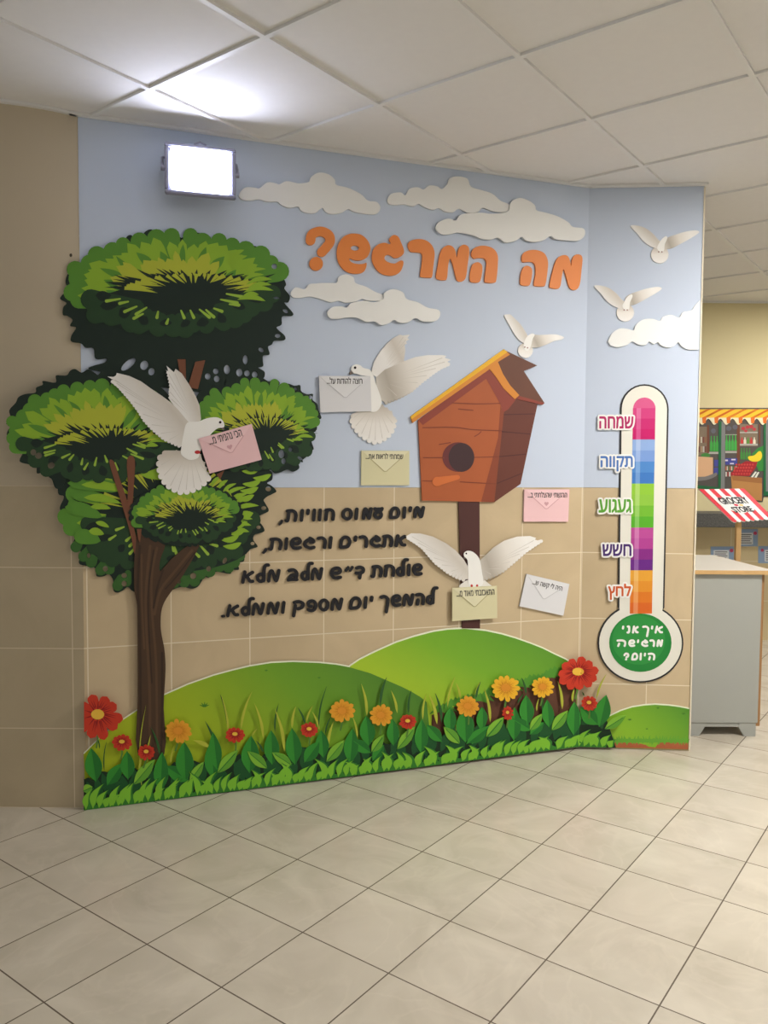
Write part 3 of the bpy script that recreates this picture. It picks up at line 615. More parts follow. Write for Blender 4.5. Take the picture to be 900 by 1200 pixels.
letter([(52, 325), (62, 270), (72, 210), (88, 172), (115, 154), (140, 158), (158, 180), (168, 222), (176, 180), (190, 157), (212, 150), (233, 165), (236, 200), (228, 260), (218, 330), (200, 353), (172, 350), (160, 320), (148, 270), (138, 240), (130, 228), (120, 262), (113, 335), (100, 347), (65, 343)], wz)
letter([(248, 205), (258, 175), (290, 158), (330, 157), (370, 172), (393, 205), (396, 250), (388, 340), (375, 362), (330, 360), (322, 345), (330, 280), (332, 247), (318, 227), (290, 224), (262, 227)], wz)
letter([(240, 340), (245, 290), (258, 257), (285, 247), (306, 262), (310, 290), (300, 345), (285, 360), (250, 358)], wz)
letter([(527, 225), (540, 195), (575, 180), (620, 182), (655, 200), (673, 240), (672, 290), (660, 370), (645, 382), (605, 380), (596, 368), (605, 310), (603, 270), (590, 249), (560, 246), (535, 247)], wz)
letter([(520, 360), (525, 305), (540, 274), (560, 267), (582, 280), (586, 310), (575, 368), (560, 378), (530, 375)], wz)
letter([(683, 375), (697, 310), (712, 255), (730, 222), (760, 208), (785, 215), (797, 245), (803, 268), (809, 228), (825, 207), (850, 205), (865, 225), (860, 290), (850, 370), (830, 400), (800, 395), (785, 365), (770, 310), (760, 287), (752, 320), (742, 380), (725, 395), (690, 390)], wz)

# ------------------------------------------------------------------ raised black lettering, four lines
M_blk = mat('black_letters', (34, 34, 38), 0.4)
def arc(cx, cy, rx, ry, a0, a1, n=12): return [(cx + rx * math.cos(math.radians(a0 + (a1 - a0) * i / n)), cy + ry * math.sin(math.radians(a0 + (a1 - a0) * i / n))) for i in range(n + 1)]
GLY = {  # strokes in a unit box, y up, 1 = top of a normal letter
 'מ': [[(0, 0), (.1, .7), (.26, 1), (.42, .82), (.66, .06), (.8, .1), (.92, .6), (1, 1)]],
 'י': [[(.65, 1), (.3, 0)]], 'ו': [[(.7, 1), (.3, 0)]],
 'ם': [[(0, 0), (.12, .7), (.42, 1), (.82, .93), (1, .5), (.78, .06), (.3, 0), (0, 0)]],
 'ע': [arc(.46, .33, .44, .33, 0, 360, 16), [(.05, 1), (.3, .78), (.6, .66)], [(1, 1), (.85, .78), (.5, .66)], [(.3, .95), (.75, .95)]],
 'ס': [arc(.5, .5, .48, .5, 0, 360, 18)],
 'ח': [[(0, 0), (.12, .75), (.28, .98)], [(.05, .98), (.6, 1), (.93, .8), (1, .45), (.92, 0)]],
 'ת': [[(-.05, 0), (.14, .06), (.25, .9)], [(.1, .98), (.62, 1), (.93, .8), (1, .45), (.9, 0)]],
 ',': [[(.9, 1), (.6, .5), (0, 0)]], '.': [[(0, .5), (1, .5)]],
 'א': [[(0, 0), (.1, .5), (.22, 1)], [(1, .92), (.62, .72), (.42, .5)], [(.22, .6), (.5, .42), (.72, .08), (1, .04)]],
 'ג': [[(1, .06), (.55, 0), (.08, .25), (.1, .6), (.38, .8), (.6, .8)], [(.6, 1), (.88, .82), (.97, .62), (.64, .58)]],
 'ר': [[(0, .96), (.55, 1), (.92, .8), (1, .5), (.9, 0)]],
 'ש': [[(.3, .5), (.78, .5), (.98, .7), (.82, .95), (.5, 1), (.14, .86), (0, .45), (.2, .08), (.55, 0), (.97, .06)]],
 'ל': [arc(.3, .36, .28, .36, 0, 360, 14), [(.58, .05), (.6, .6), (.62, 1.2), (.74, 1.55), (1, 1.58)]],
 'ד': [[(.05, .92), (.5, 1), (.92, .85), (.9, .52), (.5, .4), (0, .4)], [(.55, .4), (.45, -.1)]],
 '"': [[(.35, 1), (0, 0)], [(1, 1), (.65, 0)]],
 'ב': [[(.1, .95), (.6, 1), (.95, .7), (.9, .3), (.8, .04)], [(0, .02), (.4, .06), (.95, .02)], [(.05, .02), (.3, .42), (.85, .45)]],
 'ה': [[(0, .96), (.55, 1), (.92, .82), (1, .45), (.92, 0)], [(.2, .42), (.08, 0)]],
 'ך': [[(0, .95), (.5, 1), (.92, .8), (.98, .45), (.75, -.6)]],
 'פ': [[(.45, .45), (.12, .52), (.1, .85), (.45, 1), (.85, .88), (1, .5), (.8, .1), (.4, 0), (.05, .1)]],
 'ק': [[(.12, .95), (.6, 1), (1, .75), (.85, .38), (.45, .28)], [(.22, .62), (.05, -.42)]],
 'נ': [[(.2, 1), (.8, .95), (.75, .1), (.05, 0)]],
 '?': [[(0, .75), (.3, 1), (.85, .95), (.95, .6), (.5, .35)], [(.4, .0), (.45, .02)]],
}
def glyph(ch, x0, x1, yb, yt, r, slope=0.0):
    """letter strokes as capsules in photo pixels; x0..x1 is the inked width, yb/yt baseline and top"""
    out = []
    for s in GLY[ch]:
        pts = []
        for (u, v) in s:
            x = x0 + r + u * max(0.01, (x1 - x0 - 2 * r)); y = (yb - r) + ((yt + r) - (yb - r)) * v + slope * (x - (x0 + x1) / 2)
            pts.append((x, y))
        out += stroke(pts, r, 3)
    return out
LINES = [
 ('first line of raised black Hebrew lettering, beginning beside the birdhouse post', (490, 607.5, 335, 612.2), (490, 593, 335, 596.8),
  [('מ', 484.5, 498.3), ('י', 478.3, 484, .5), ('ו', 471, 477.2), ('ם', 456, 469.5), ('ע', 437.5, 449.9), ('מ', 424.3, 437), ('ו', 414.8, 421.3), ('ס', 400.3, 414), ('ח', 380, 393), ('ו', 372, 378.3), ('ו', 365, 371.3), ('י', 358.4, 364, .5), ('ו', 350.5, 357.4), ('ת', 334, 349), (',', 326.2, 332.2)]),
 ('second line of raised black Hebrew lettering, beginning at the tip of the dove wing', (470, 641.2, 325, 645.2), (470, 626, 325, 629.8),
  [('א', 462.5, 476.4), ('ת', 447.3, 461.3), ('ג', 433.3, 446.9), ('ר', 420.6, 431.8), ('י', 414, 419.9, .5), ('ם', 397.3, 412), ('ו', 384, 391), ('ר', 371.3, 383.2), ('ג', 355, 370), ('ש', 340, 354.2), ('ו', 332.2, 339), ('ת', 314.5, 331.4), (',', 307.3, 314)]),
 ('third line of raised black Hebrew lettering, ending beside the lowest tree leaves', (490, 675, 290, 684), (490, 660, 290, 668.2),
  [('ש', 483.2, 495.9), ('ו', 476.8, 482), ('ל', 464, 479.6), ('ח', 450, 463.5), ('ת', 434.6, 449), ('ד', 415.8, 428.4), ('"', 404, 414.8), ('ש', 386.7, 401.4), ('מ', 364.2, 379.2), ('ל', 352, 368), ('ב', 336, 350.4), ('מ', 313, 329), ('ל', 299.8, 316.6), ('א', 282.7, 298.1)]),
 ('fourth and lowest line of raised black Hebrew lettering, ending in a full stop', (505, 709, 270, 723.4), (505, 694, 270, 708),
  [('ל', 499, 514.2), ('ה', 486.8, 498.4), ('מ', 471.6, 486), ('ש', 458.2, 471), ('ך', 445, 456.8), ('י', 433, 438.6, .5), ('ו', 425.3, 432), ('ם', 409, 424.2), ('מ', 387.4, 402.6), ('ס', 373.2, 386.5), ('פ', 359, 372.2), ('ק', 341.8, 357.4), ('ו', 328.4, 336), ('מ', 312.3, 328), ('מ', 294.6, 310.8), ('ל', 282, 299), ('א', 265, 280.5), ('.', 259.2, 264.2)]),
]
for lab, bl, tl, letters in LINES:
    ln = holder('wall_lettering', (bl[0] + bl[2]) / 2, (bl[1] + tl[1]) / 2, lab, 'lettering', 'lines of raised black lettering')
    sl = (bl[3] - bl[1]) / (bl[2] - bl[0])
    for L in letters:
        ch, x0, x1 = L[:3]; xm = (x0 + x1) / 2
        yb = bl[1] + sl * (xm - bl[0]); yt = tl[1] + (tl[3] - tl[1]) / (tl[2] - tl[0]) * (xm - tl[0])
        if len(L) > 3: yb = yt + (yb - yt) * L[3]
        if ch == ',': yt, yb = yb - 3.5, yb + 3.5
        if ch == '.': yt, yb = yb - 3.4, yb
        if ch == '"': yb = yt + 7
        board('letter', glyph(ch, x0, x1, yb, yt, 1.6 if ch in ',."' else 1.95, sl), M_blk, ln, 0.0, 0.0065)

# ------------------------------------------------------------------ flower border along the floor
M_bdk = mat('border_dark_green', (22, 46, 26)); M_leafd = mat('border_leaf_green', (54, 142, 48)); M_leafd2 = mat('border_leaf_shade_green', (36, 112, 42)); M_leafl = mat('border_leaf_lime', (128, 184, 56)); M_leafl2 = mat('border_leaf_lime_dark', (96, 158, 50))
M_grass = mat('grass_bright', (126, 190, 52)); M_grass2 = mat('grass_mid', (54, 124, 44)); M_stalk = mat('stalk_yellow_green', (176, 182, 60)); M_stalkd = mat('stalk_dark_green', (48, 92, 44))
def base_y(x): return 950.0 + (x - 97.5) * (875.3 - 950.0) / (678.5 - 97.5) if x < 678.5 else 875.3 + (x - 678.5) * (879.5 - 875.3) / (808 - 678.5)
bd = holder('flower_border', 390, 911, 'strip of printed green leaves and grass running along the floor in front of the hills', 'plants')
top = []
x = 98.0; rn = random.Random(4)
pts = [(98, 950), (98.5, 905)]
while x < 712:
    pts.append((x, base_y(x) - rn.uniform(34, 46) * (1 - .0002 * x))); x += rn.uniform(5, 9)
pts += [(716, 858), (722, 876.5), (678.5, 875.2)]
board('dark_backing', pts, M_bdk, bd, 0.0198, 0.0020)
def S(n, L):
    s, ox, oy = {1: (4.5, 90, 780), 2: (4.5, 250, 760), 3: (4.5, 400, 760), 4: (4.5, 540, 740)}[n]
    return [((a / s + ox, b / s + oy), (c / s + ox, d / s + oy), w / s) for a, b, c, d, w in L]
stalks = S(1, [(345, 660, 365, 210, 9), (440, 480, 390, 325, 16), (375, 520, 390, 365, 14), (800, 400, 760, 150, 14), (760, 520, 675, 290, 26), (700, 430, 615, 395, 30), (495, 520, 515, 420, 12), (145, 560, 158, 395, 9), (330, 560, 345, 485, 14), (120, 440, 108, 380, 9)]) + \
    S(2, [(78, 430, 35, 240, 16), (145, 430, 205, 225, 16), (265, 480, 215, 285, 18), (325, 440, 345, 290, 10), (375, 545, 325, 320, 22), (415, 420, 435, 305, 16), (485, 400, 445, 310, 14), (490, 390, 525, 300, 12), (560, 430, 520, 330, 14), (555, 420, 598, 200, 10), (605, 515, 635, 385, 18), (590, 450, 620, 360, 10), (265, 550, 225, 485, 14), (760, 470, 735, 360, 14), (810, 355, 780, 185, 18), (880, 300, 915, 150, 18), (205, 460, 230, 425, 10)]) + \
    S(3, [(295, 340, 262, 220, 16), (355, 345, 370, 220, 14), (430, 375, 448, 240, 14), (505, 400, 462, 240, 22), (530, 390, 495, 235, 18), (560, 310, 600, 150, 12), (628, 265, 605, 180, 14), (710, 265, 735, 175, 14), (785, 380, 755, 220, 18), (605, 435, 630, 340, 14), (695, 430, 690, 360, 14)]) + \
    S(4, [(80, 345, 100, 270, 14), (155, 480, 125, 305, 18), (345, 330, 322, 245, 14), (535, 410, 512, 262, 18), (400, 420, 412, 355, 10), (430, 420, 440, 355, 10), (715, 355, 768, 225, 12), (590, 370, 600, 300, 16), (300, 380, 330, 330, 10), (650, 340, 640, 318, 10)])
for i, (b, t, w) in enumerate(stalks):
    dark = (i % 3 == 1) or w < 2.4 and i % 2
    board('grass_blade', leaf(b, t, w * .8, .3, .05 if t[0] < b[0] else -.05, 7, .8), M_stalkd if dark else M_stalk, bd, 0.0198, 0.0024 + 0.0001 * (i % 5))
leaves = [(q, 0) for q in S(1, [(160, 630, 240, 515, 70), (720, 600, 710, 395, 85), (590, 610, 465, 530, 74), (270, 600, 265, 450, 76), (100, 612, 75, 435, 92), (440, 665, 450, 455, 80), (572, 605, 565, 400, 95)])] + \
    [(q, 0) for q in S(2, [(20, 640, -2, 440, 70), (190, 655, 200, 460, 96), (310, 612, 305, 430, 82), (480, 600, 560, 490, 70), (430, 612, 415, 420, 86), (580, 575, 568, 430, 72), (720, 605, 735, 420, 78), (830, 550, 725, 478, 62), (820, 512, 805, 355, 82), (840, 592, 900, 510, 52)])] + \
    [(q, 0) for q in S(3, [(275, 512, 270, 370, 66), (530, 492, 450, 402, 64), (420, 552, 425, 372, 72), (572, 440, 575, 310, 68), (740, 435, 740, 308, 54), (690, 502, 770, 412, 52), (655, 495, 650, 315, 96)])] + \
    [(q, 0) for q in S(4, [(115, 502, 115, 400, 54), (30, 592, 150, 500, 54), (465, 505, 455, 360, 64), (280, 575, 285, 400, 74), (370, 522, 270, 460, 62), (350, 495, 345, 335, 78), (365, 542, 440, 480, 48), (595, 545, 600, 370, 76), (722, 492, 630, 400, 80), (730, 502, 768, 335, 86)])] + \
    [(q, 1) for q in S(1, [(300, 628, 412, 495, 62), (595, 612, 670, 508, 48), (745, 562, 850, 445, 60), (34, 662, 82, 640, 50)])] + [(q, 1) for q in S(2, [(22, 657, 130, 538, 54), (285, 632, 180, 543, 56), (415, 617, 310, 548, 54), (597, 598, 692, 484, 56), (835, 547, 900, 458, 50)])] + \
    [(q, 1) for q in S(3, [(160, 547, 225, 455, 46), (295, 532, 390, 413, 54), (625, 502, 540, 413, 54), (770, 467, 858, 362, 54)])] + [(q, 1) for q in S(4, [(135, 557, 225, 453, 54), (365, 522, 430, 435, 46), (480, 522, 565, 418, 54), (760, 515, 872, 443, 50)])]
for i, ((b, t, w), lime) in enumerate(leaves):
    dd = 0.0226 + 0.00008 * i if not lime else 0.0258 + 0.00002 * (i % 5)
    o = board('leaf', leaf(b, t, w, .45, 0, 9, .95), M_leafl if lime else M_leafd, bd, 0.0218, dd - 0.0218)
    o['_o'] = bd['_o']; o['_yaw'] = bd['_yaw']; HOLD.append(o)
    full = leaf(b, t, w * .96, .45, 0, 9, .95); half = full[:10]
    board('leaf_half', half, M_leafl2 if lime else M_leafd2, o, dd, 0.0002, side=False)
    board('midrib', stroke([b, (b[0] * .15 + t[0] * .85, b[1] * .15 + t[1] * .85)], .35, 0), M_leafd2 if lime else M_leafd, o, dd + .0002, 0.0002, side=False)
rb = random.Random(31); bk = []
x = 112.0
while x < 700:
    y = base_y(x) - rb.uniform(6, 16); a = rb.uniform(-.5, .6); L = rb.uniform(24, 34); bk.append(leaf((x, y), (x + L * math.sin(a), y - L * math.cos(a)), rb.uniform(9, 13), .45, 0, 7, .95)); x += rb.uniform(7, 11)
o = board('back_leaves', bk, mat('border_back_leaf_green', (30, 84, 42)), bd, 0.0218, 0.0003); o['kind'] = 'stuff'
rg = random.Random(9); g1, g2 = [], []
x = 101.0
while x < 714:
    y = base_y(x); k_ = 1.12 - .0006 * x
    big = rg.random() < .6; h_ = (rg.uniform(20, 29) if big else rg.uniform(12, 19)) * k_; ln = rg.choice([1, 1, 1, -1]) * rg.uniform(5, 15)
    g2.append(leaf((x + 1.4, y - .5), (x + 1.4 + ln, y - h_ - .4), rg.uniform(8, 10.5), .32, -.16 if ln > 0 else .16, 10, 1.5))
    g1.append(leaf((x, y - .5), (x + ln, y - h_), rg.uniform(6.5, 8.5), .32, -.16 if ln > 0 else .16, 10, 1.5))
    if rg.random() < .5: g2.append(leaf((x + 4, y - .5), (x + 4 - ln * .7, y - h_ * .6), 7, .32, .14 if ln > 0 else -.14, 8, 1.4))
    x += rg.uniform(5.5, 9.5) if big else rg.uniform(4, 6)
g3 = [[(98.5 + i * 4.0, base_y(98.5 + i * 4.0) + (-3.2 - 2.2 * (i % 2) if k else 0)) for i in rng] for rng, k in ((range(0, 1), 0),)]
strip = [(98.5 + i * 4.0, base_y(98.5 + i * 4.0) - 4 - 2.0 * (i % 2)) for i in range(154)] + [(98.5 + i * 4.0, base_y(98.5 + i * 4.0) - .2) for i in range(153, -1, -1)]
o = board('grass_fringe', [strip] + g2, M_grass2, bd, 0.0218, 0.0048); o['kind'] = 'stuff'
o = board('grass_fringe', g1, M_grass, bd, 0.0266, 0.0004); o['kind'] = 'stuff'
# flowers
M_red = mat('petal_red', (196, 56, 34)); M_redd = mat('petal_red_dark', (138, 28, 24)); M_yelp = mat('petal_yellow', (236, 180, 44)); M_yeld = mat('petal_amber', (206, 132, 30)); M_orp = mat('petal_orange_yellow', (226, 158, 44)); M_cen = mat('flower_centre_yellow', (232, 186, 66)); M_ceno = mat('flower_centre_orange', (222, 146, 44)); M_stem = mat('flower_stem_green', (86, 128, 52))
def flower(cx, cy, rx, ry, kind, label, n=11, stem=None, seed=1, crop=None, k=0):
    f = holder('flower', cx, cy, label, 'flower', 'printed flowers in the border')
    rr = random.Random(seed); m, md, mc = (M_red, M_redd, M_cen) if kind == 'red' else ((M_yelp, M_yeld, M_ceno) if kind == 'yellow' else (M_orp, M_yeld, M_ceno))
    d = 0.0282 + 0.0003 * (k % 4)
    ox, oy = cx - rx * .02, cy - ry * (.14 if kind == 'red' else .04)
    if stem:
        e_ = (cx + (stem[0] - cx) * .4, min(stem[1], cy + ry + 8)); board('stem', stroke([(cx, cy + ry * .5), ((cx + e_[0]) / 2 + .6, (cy + ry * .5 + e_[1]) / 2), e_], 1.0, 4), M_stem, f, 0.0272, 0.0004)
    pet, lines = [], []
    for i in range(n):
        a = 2 * math.pi * (i + .5 * (seed % 2)) / n + rr.uniform(-.08, .08); L = rr.uniform(.92, 1.04)
        tip = (cx + rx * L * math.cos(a), cy + ry * L * math.sin(a))
        pl = leaf((ox, oy), tip, 2 * math.pi * rx / n * .70, .8, 0, 10, .6)
        if crop is not None: pl = [(max(p[0], crop), p[1]) for p in pl]
        pet.append(pl)
        for da in (-.17, 0.02):
            p0 = (ox + rx * .3 * math.cos(a + da), oy + ry * .3 * math.sin(a + da)); p1 = (ox + (tip[0] - ox) * .74 + rx * da * .5 * -math.sin(a), oy + (tip[1] - oy) * .74 + ry * da * .5 * math.cos(a))
            if crop is None or min(p0[0], p1[0]) > crop + 1: lines.append(spike(p0, p1, rx * .05 if da else rx * .035))
        bt = a + math.pi / n; lines.append(spike((ox, oy), (ox + rx * .62 * math.cos(bt), oy + ry * .62 * math.sin(bt)), rx * .09))
    if crop is not None: lines = [[(max(p[0], crop), p[1]) for p in q] for q in lines]
    pm = board('petals', pet, m, f, 0.0272, d - .0272)
    pm['_o'] = f['_o']; pm['_yaw'] = f['_yaw']; HOLD.append(pm)
    board('petal_lines', lines, md, pm, d, 0.0003, side=False)
    sc_ = .27 if kind == 'red' else .33
    board('centre', ell(ox, oy, rx * sc_, ry * sc_ * .82, 18), mc, f, d, 0.0012)
FL = [(115, 841, 28.5, 27, 'red', 'big red daisy flower at the left end of the border, cropped by the board edge', 10, (110, 900), 98.5),
 (143, 870.5, 12.5, 10, 'red', 'small red daisy flower between the big left daisy and the tree trunk', 11, (140, 905), None),
 (171.5, 882, 10.8, 9.5, 'red', 'small red daisy flower in front of the foot of the tree trunk', 11, (163, 905), None),
 (209, 857, 16.5, 14.5, 'orange', 'orange yellow daisy flower just right of the tree trunk', 13, (200, 890), None),
 (275.5, 861.5, 11.8, 9.5, 'red', 'small red daisy flower on the left hill between two tall yellow blades', 11, (277, 885), None),
 (362.5, 855.5, 11, 9.2, 'red', 'small red daisy flower left of the two neighbouring orange daisies', 11, (362, 880), None),
 (401, 833.5, 15.2, 14, 'orange', 'orange yellow daisy flower on the left hill, the higher of a neighbouring pair', 12, (396, 870), None),
 (446.5, 838.5, 14.2, 13.5, 'orange', 'orange yellow daisy flower beside the dark slope where the two hills cross', 12, (444, 868), None),
 (478, 846, 10.5, 9.2, 'red', 'small red daisy flower at the left end of the brown soil bank', 11, (474, 872), None),
 (548.5, 828, 14, 12.5, 'orange', 'orange yellow daisy flower low in front of the soil bank', 12, (550, 860), None),
 (593, 806.8, 17, 16, 'yellow', 'largest bright yellow daisy flower, up on the soil bank', 13, (588, 850), None),
 (595, 836, 7, 8.6, 'red', 'tiny red daisy flower below the largest yellow daisy', 10, (592, 856), None),
 (636, 805.5, 13.8, 12.8, 'yellow', 'bright yellow daisy flower next to the big red one near the wall corner', 13, (630, 850), None),
 (678, 790, 25, 20.5, 'red', 'big red daisy flower folded across the wall corner below the thermometer', 11, (668, 850), None),
 (690.5, 824.5, 10.2, 9, 'red', 'small red daisy flower right of the wall corner, under the big red one', 11, (690, 850), None)]
for i, (cx, cy, rx, ry, kd, lb, n, st, cr) in enumerate(FL): flower(cx, cy, rx, ry, kd, lb, n, st, i + 2, cr, i)

# ------------------------------------------------------------------ birdhouse on its post
M_w1 = mat('birdhouse_front_wood', (172, 92, 52), var=0.08, vscale=6); M_w2 = mat('birdhouse_front_wood_dark', (138, 70, 46), var=0.08, vscale=6); M_w3 = mat('birdhouse_side_wood', (104, 58, 46), var=0.08, vscale=6); M_wl = mat('plank_line', (126, 62, 42))
M_ry = mat('roof_edge_yellow', (232, 180, 46)); M_ro = mat('roof_edge_orange', (214, 138, 54)); M_rb = mat('roof_brown', (106, 68, 52), var=0.1, vscale=7); M_rr = mat('roof_edge_eave_shadow_brown', (140, 66, 52)); M_hole = mat('hole_dark', (66, 44, 46)); M_hole2 = mat('hole_rim', (108, 52, 50)); M_per = mat('perch_orange', (206, 112, 58)); M_post = mat('post_dark_brown', (80, 48, 44), var=0.06)
bz = lambda p: zz(p, 5.294, 475, 400)
bh = holder('birdhouse', 555, 740, 'cut-out wooden birdhouse with a yellow edged roof and round hole on a dark post', 'birdhouse')
board('post', [(537.3, 585), (562, 585), (562.6, 736.4), (541.6, 736.4)], M_post, bh, 0.0, 0.0060)
fw = board('front_wall', bz([(80, 488), (500, 180), (560, 190), (612, 440), (552, 998), (105, 988)]), M_w1, bh, 0.0, 0.0085)
fw['_o'] = bh['_o']; fw['_yaw'] = bh['_yaw']; HOLD.append(fw)
board('side_wall', bz([(585, 360), (700, 345), (820, 392), (715, 885), (552, 998), (612, 440)]), M_w3, bh, 0.0, 0.0085)
board('corner_board', bz([(612, 440), (552, 998), (470, 994), (575, 600), (590, 400)]), M_w2, fw, 0.0085, 0.0004, side=False)
board('eave_shadow', bz([(80, 488), (512, 168), (560, 215), (620, 300), (690, 356), (640, 420), (610, 440), (580, 372), (502, 232), (108, 520)]), M_rr, fw, 0.0089, 0.0004, side=False)  # shadow under the eaves, drawn as a dark red band on the front
pl = []
for a in ([(290, 382), (440, 388), (590, 385)], [(108, 536), (300, 533), (420, 548), (596, 555)], [(112, 722), (240, 722)], [(430, 720), (580, 716)], [(105, 866), (175, 868)], [(340, 872), (560, 884)], [(210, 640), (280, 628)], [(330, 420), (420, 428)], [(430, 590), (455, 575), (470, 560)]): pl += stroke(bz(a), .55, 4)
board('plank_lines', pl, M_wl, fw, 0.0093, 0.0003, side=False)
pl = []
for a in ([(612, 455), (800, 450)], [(600, 560), (775, 575)], [(585, 715), (745, 700)], [(572, 880), (720, 820)]): pl += stroke(bz(a), .5, 0)
board('plank_lines', pl, mat('plank_line_side', (82, 46, 40)), fw, 0.0093, 0.0003, side=False)
board('roof_face', bz([(560, 130), (640, 78), (620, 56), (818, 150), (735, 184), (862, 380), (705, 342), (650, 272), (605, 200)]), M_rb, bh, 0.0, 0.0100)
board('roof_edge', bz([(705, 338), (865, 382), (852, 394), (688, 357)]), M_rr, bh, 0.0, 0.0108)
board('roof_board', bz([(38, 478), (630, 66), (650, 82), (575, 128), (605, 200), (650, 272), (707, 334), (680, 359), (610, 292), (560, 218), (524, 172), (46, 506)]), M_ro, bh, 0.0, 0.0112)
board('roof_board', bz([(34, 466), (612, 49), (634, 66), (40, 482)]), M_ry, bh, 0.0, 0.0118)
board('entrance_hole', bz(ell(328, 718, 98, 92, 32)), M_hole2, bh, 0.0085, 0.0008, side=False)
board('entrance_hole', bz(ell(348, 720, 80, 90, 32)), M_hole, bh, 0.0093, 0.0004, side=False)
board('perch', [bz(caps((205, 868), (325, 843), 27, 14)), bz(ell(200, 870, 32, 30))], M_per, bh, 0.0085, 0.0030)

# ------------------------------------------------------------------ doves
M_dv = mat('dove_white', (240, 239, 234), 0.5); M_dv2 = mat('dove_white_warm', (232, 229, 220), 0.5); M_dshade = mat('feather_grey', (206, 202, 193), 0.5); M_eye = mat('dove_eye', (40, 30, 28), 0.2); M_beak = mat('dove_beak', (120, 108, 100)); M_foot = mat('dove_foot_red', (190, 50, 50))
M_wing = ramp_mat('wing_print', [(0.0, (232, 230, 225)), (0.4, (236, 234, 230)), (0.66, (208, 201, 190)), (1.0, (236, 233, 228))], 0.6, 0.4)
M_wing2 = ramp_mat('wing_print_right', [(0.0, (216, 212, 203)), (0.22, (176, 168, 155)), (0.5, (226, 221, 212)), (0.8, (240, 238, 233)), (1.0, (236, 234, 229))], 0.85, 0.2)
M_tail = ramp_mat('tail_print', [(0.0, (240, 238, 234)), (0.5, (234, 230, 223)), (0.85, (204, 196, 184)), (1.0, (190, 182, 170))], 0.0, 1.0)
def plume(c, pts, size, out=.12, root=.55):
    """rounded feather tips set side by side along a line of tips, all rooted towards c"""
    P, acc = [], 0.0
    for i in range(len(pts) - 1):
        (x0, y0), (x1, y1) = pts[i], pts[i + 1]; L = math.hypot(x1 - x0, y1 - y0)
        while acc <= L:
            p = (x0 + (x1 - x0) * acc / L, y0 + (y1 - y0) * acc / L); d = math.hypot(p[0] - c[0], p[1] - c[1]) or 1
            p = (p[0] + (p[0] - c[0]) / d * size * out, p[1] + (p[1] - c[1]) / d * size * out)
            P.append(caps((c[0] + (p[0] - c[0]) * root, c[1] + (p[1] - c[1]) * root), p, size * .3, size * .5, 5)); acc += size
        acc -= L
    return P
def fan_lines(o, c, pts, d, wall=None):
    L = []
    for p in pts: L.append(spike((c[0] + (p[0] - c[0]) * .98, c[1] + (p[1] - c[1]) * .98), (c[0] + (p[0] - c[0]) * .3, c[1] + (p[1] - c[1]) * .3), .7))
    board('feather_lines', L, M_dshade, o, d, 0.0003, wall=wall, side=False)
# dove in front of the tree
f7 = lambda p: zz(p, 4.737, 120, 410)
dv = holder('dove', 220, 500, 'white dove cut-out with raised wings in front of the tree, holding a pink envelope', 'dove', 'dove cut-outs')
lw_edge = feather(f7([(45, 180), (85, 202), (120, 237), (155, 277), (205, 342), (235, 392), (270, 432), (300, 457), (345, 497), (400, 522), (432, 537)])[::-1], 3.6, 1.4)[::-1]
lwing = f7([(28, 148), (62, 150), (75, 142), (80, 128), (150, 145), (215, 175), (270, 215), (330, 255), (380, 292), (420, 332), (460, 380), (495, 420), (500, 480), (460, 530)]) + lw_edge[::-1] + f7([(90, 182), (60, 166)])
tl = feather(f7([(437, 548), (350, 568), (320, 592), (312, 640), (316, 680), (342, 716), (352, 758), (392, 772), (422, 796), (458, 790), (502, 784), (532, 764), (562, 744), (602, 708), (592, 680), (572, 622), (548, 580)])[::-1], 7.5, 2.2)
tl = [tl] + plume(f7([(470, 560)])[0], f7([(352, 575), (322, 600), (318, 640), (324, 690), (350, 735), (385, 765), (430, 785), (480, 782), (525, 764), (560, 738), (590, 705), (588, 680)]), 7.4)
o = sub(board('tail', tl, M_tail, dv, 0.0240, 0.0010), dv); fan_lines(o, f7([(485, 545)])[0], f7([(325, 640), (340, 700), (375, 760), (420, 785), (465, 782), (510, 770), (550, 740), (585, 690)]), 0.0250)
rw_edge = feather(f7([(365, 265), (365, 235), (368, 200), (362, 165), (350, 112)]), 4, 1.3)
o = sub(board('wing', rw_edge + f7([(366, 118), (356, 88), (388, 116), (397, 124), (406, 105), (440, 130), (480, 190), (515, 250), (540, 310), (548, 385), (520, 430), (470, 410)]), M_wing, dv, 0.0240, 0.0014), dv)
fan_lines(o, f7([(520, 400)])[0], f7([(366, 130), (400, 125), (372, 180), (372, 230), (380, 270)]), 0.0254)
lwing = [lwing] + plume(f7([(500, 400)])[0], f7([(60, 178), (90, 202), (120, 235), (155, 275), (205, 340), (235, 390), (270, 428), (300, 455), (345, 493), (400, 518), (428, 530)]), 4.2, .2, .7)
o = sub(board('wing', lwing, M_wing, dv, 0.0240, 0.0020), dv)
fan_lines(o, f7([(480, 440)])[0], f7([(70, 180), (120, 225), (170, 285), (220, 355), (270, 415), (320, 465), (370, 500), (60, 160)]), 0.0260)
board('body', f7(smooth([(470, 405), (530, 398), (580, 380), (630, 374), (662, 386), (677, 412), (672, 430), (640, 436), (608, 462), (572, 512), (545, 560), (530, 600), (480, 610), (438, 580), (440, 530), (450, 470)], 4)), M_dv, dv, 0.0240, 0.0026)
board('beak', f7([(668, 418), (678, 428), (674, 448), (660, 434)]), M_beak, dv, 0.0240, 0.0024)
board('eye', f7(ell(654, 402, 7, 7)), M_eye, dv, 0.0266, 0.0010)
board('foot', f7(ell(528, 568, 16, 10)), M_foot, dv, 0.0266, 0.0006)
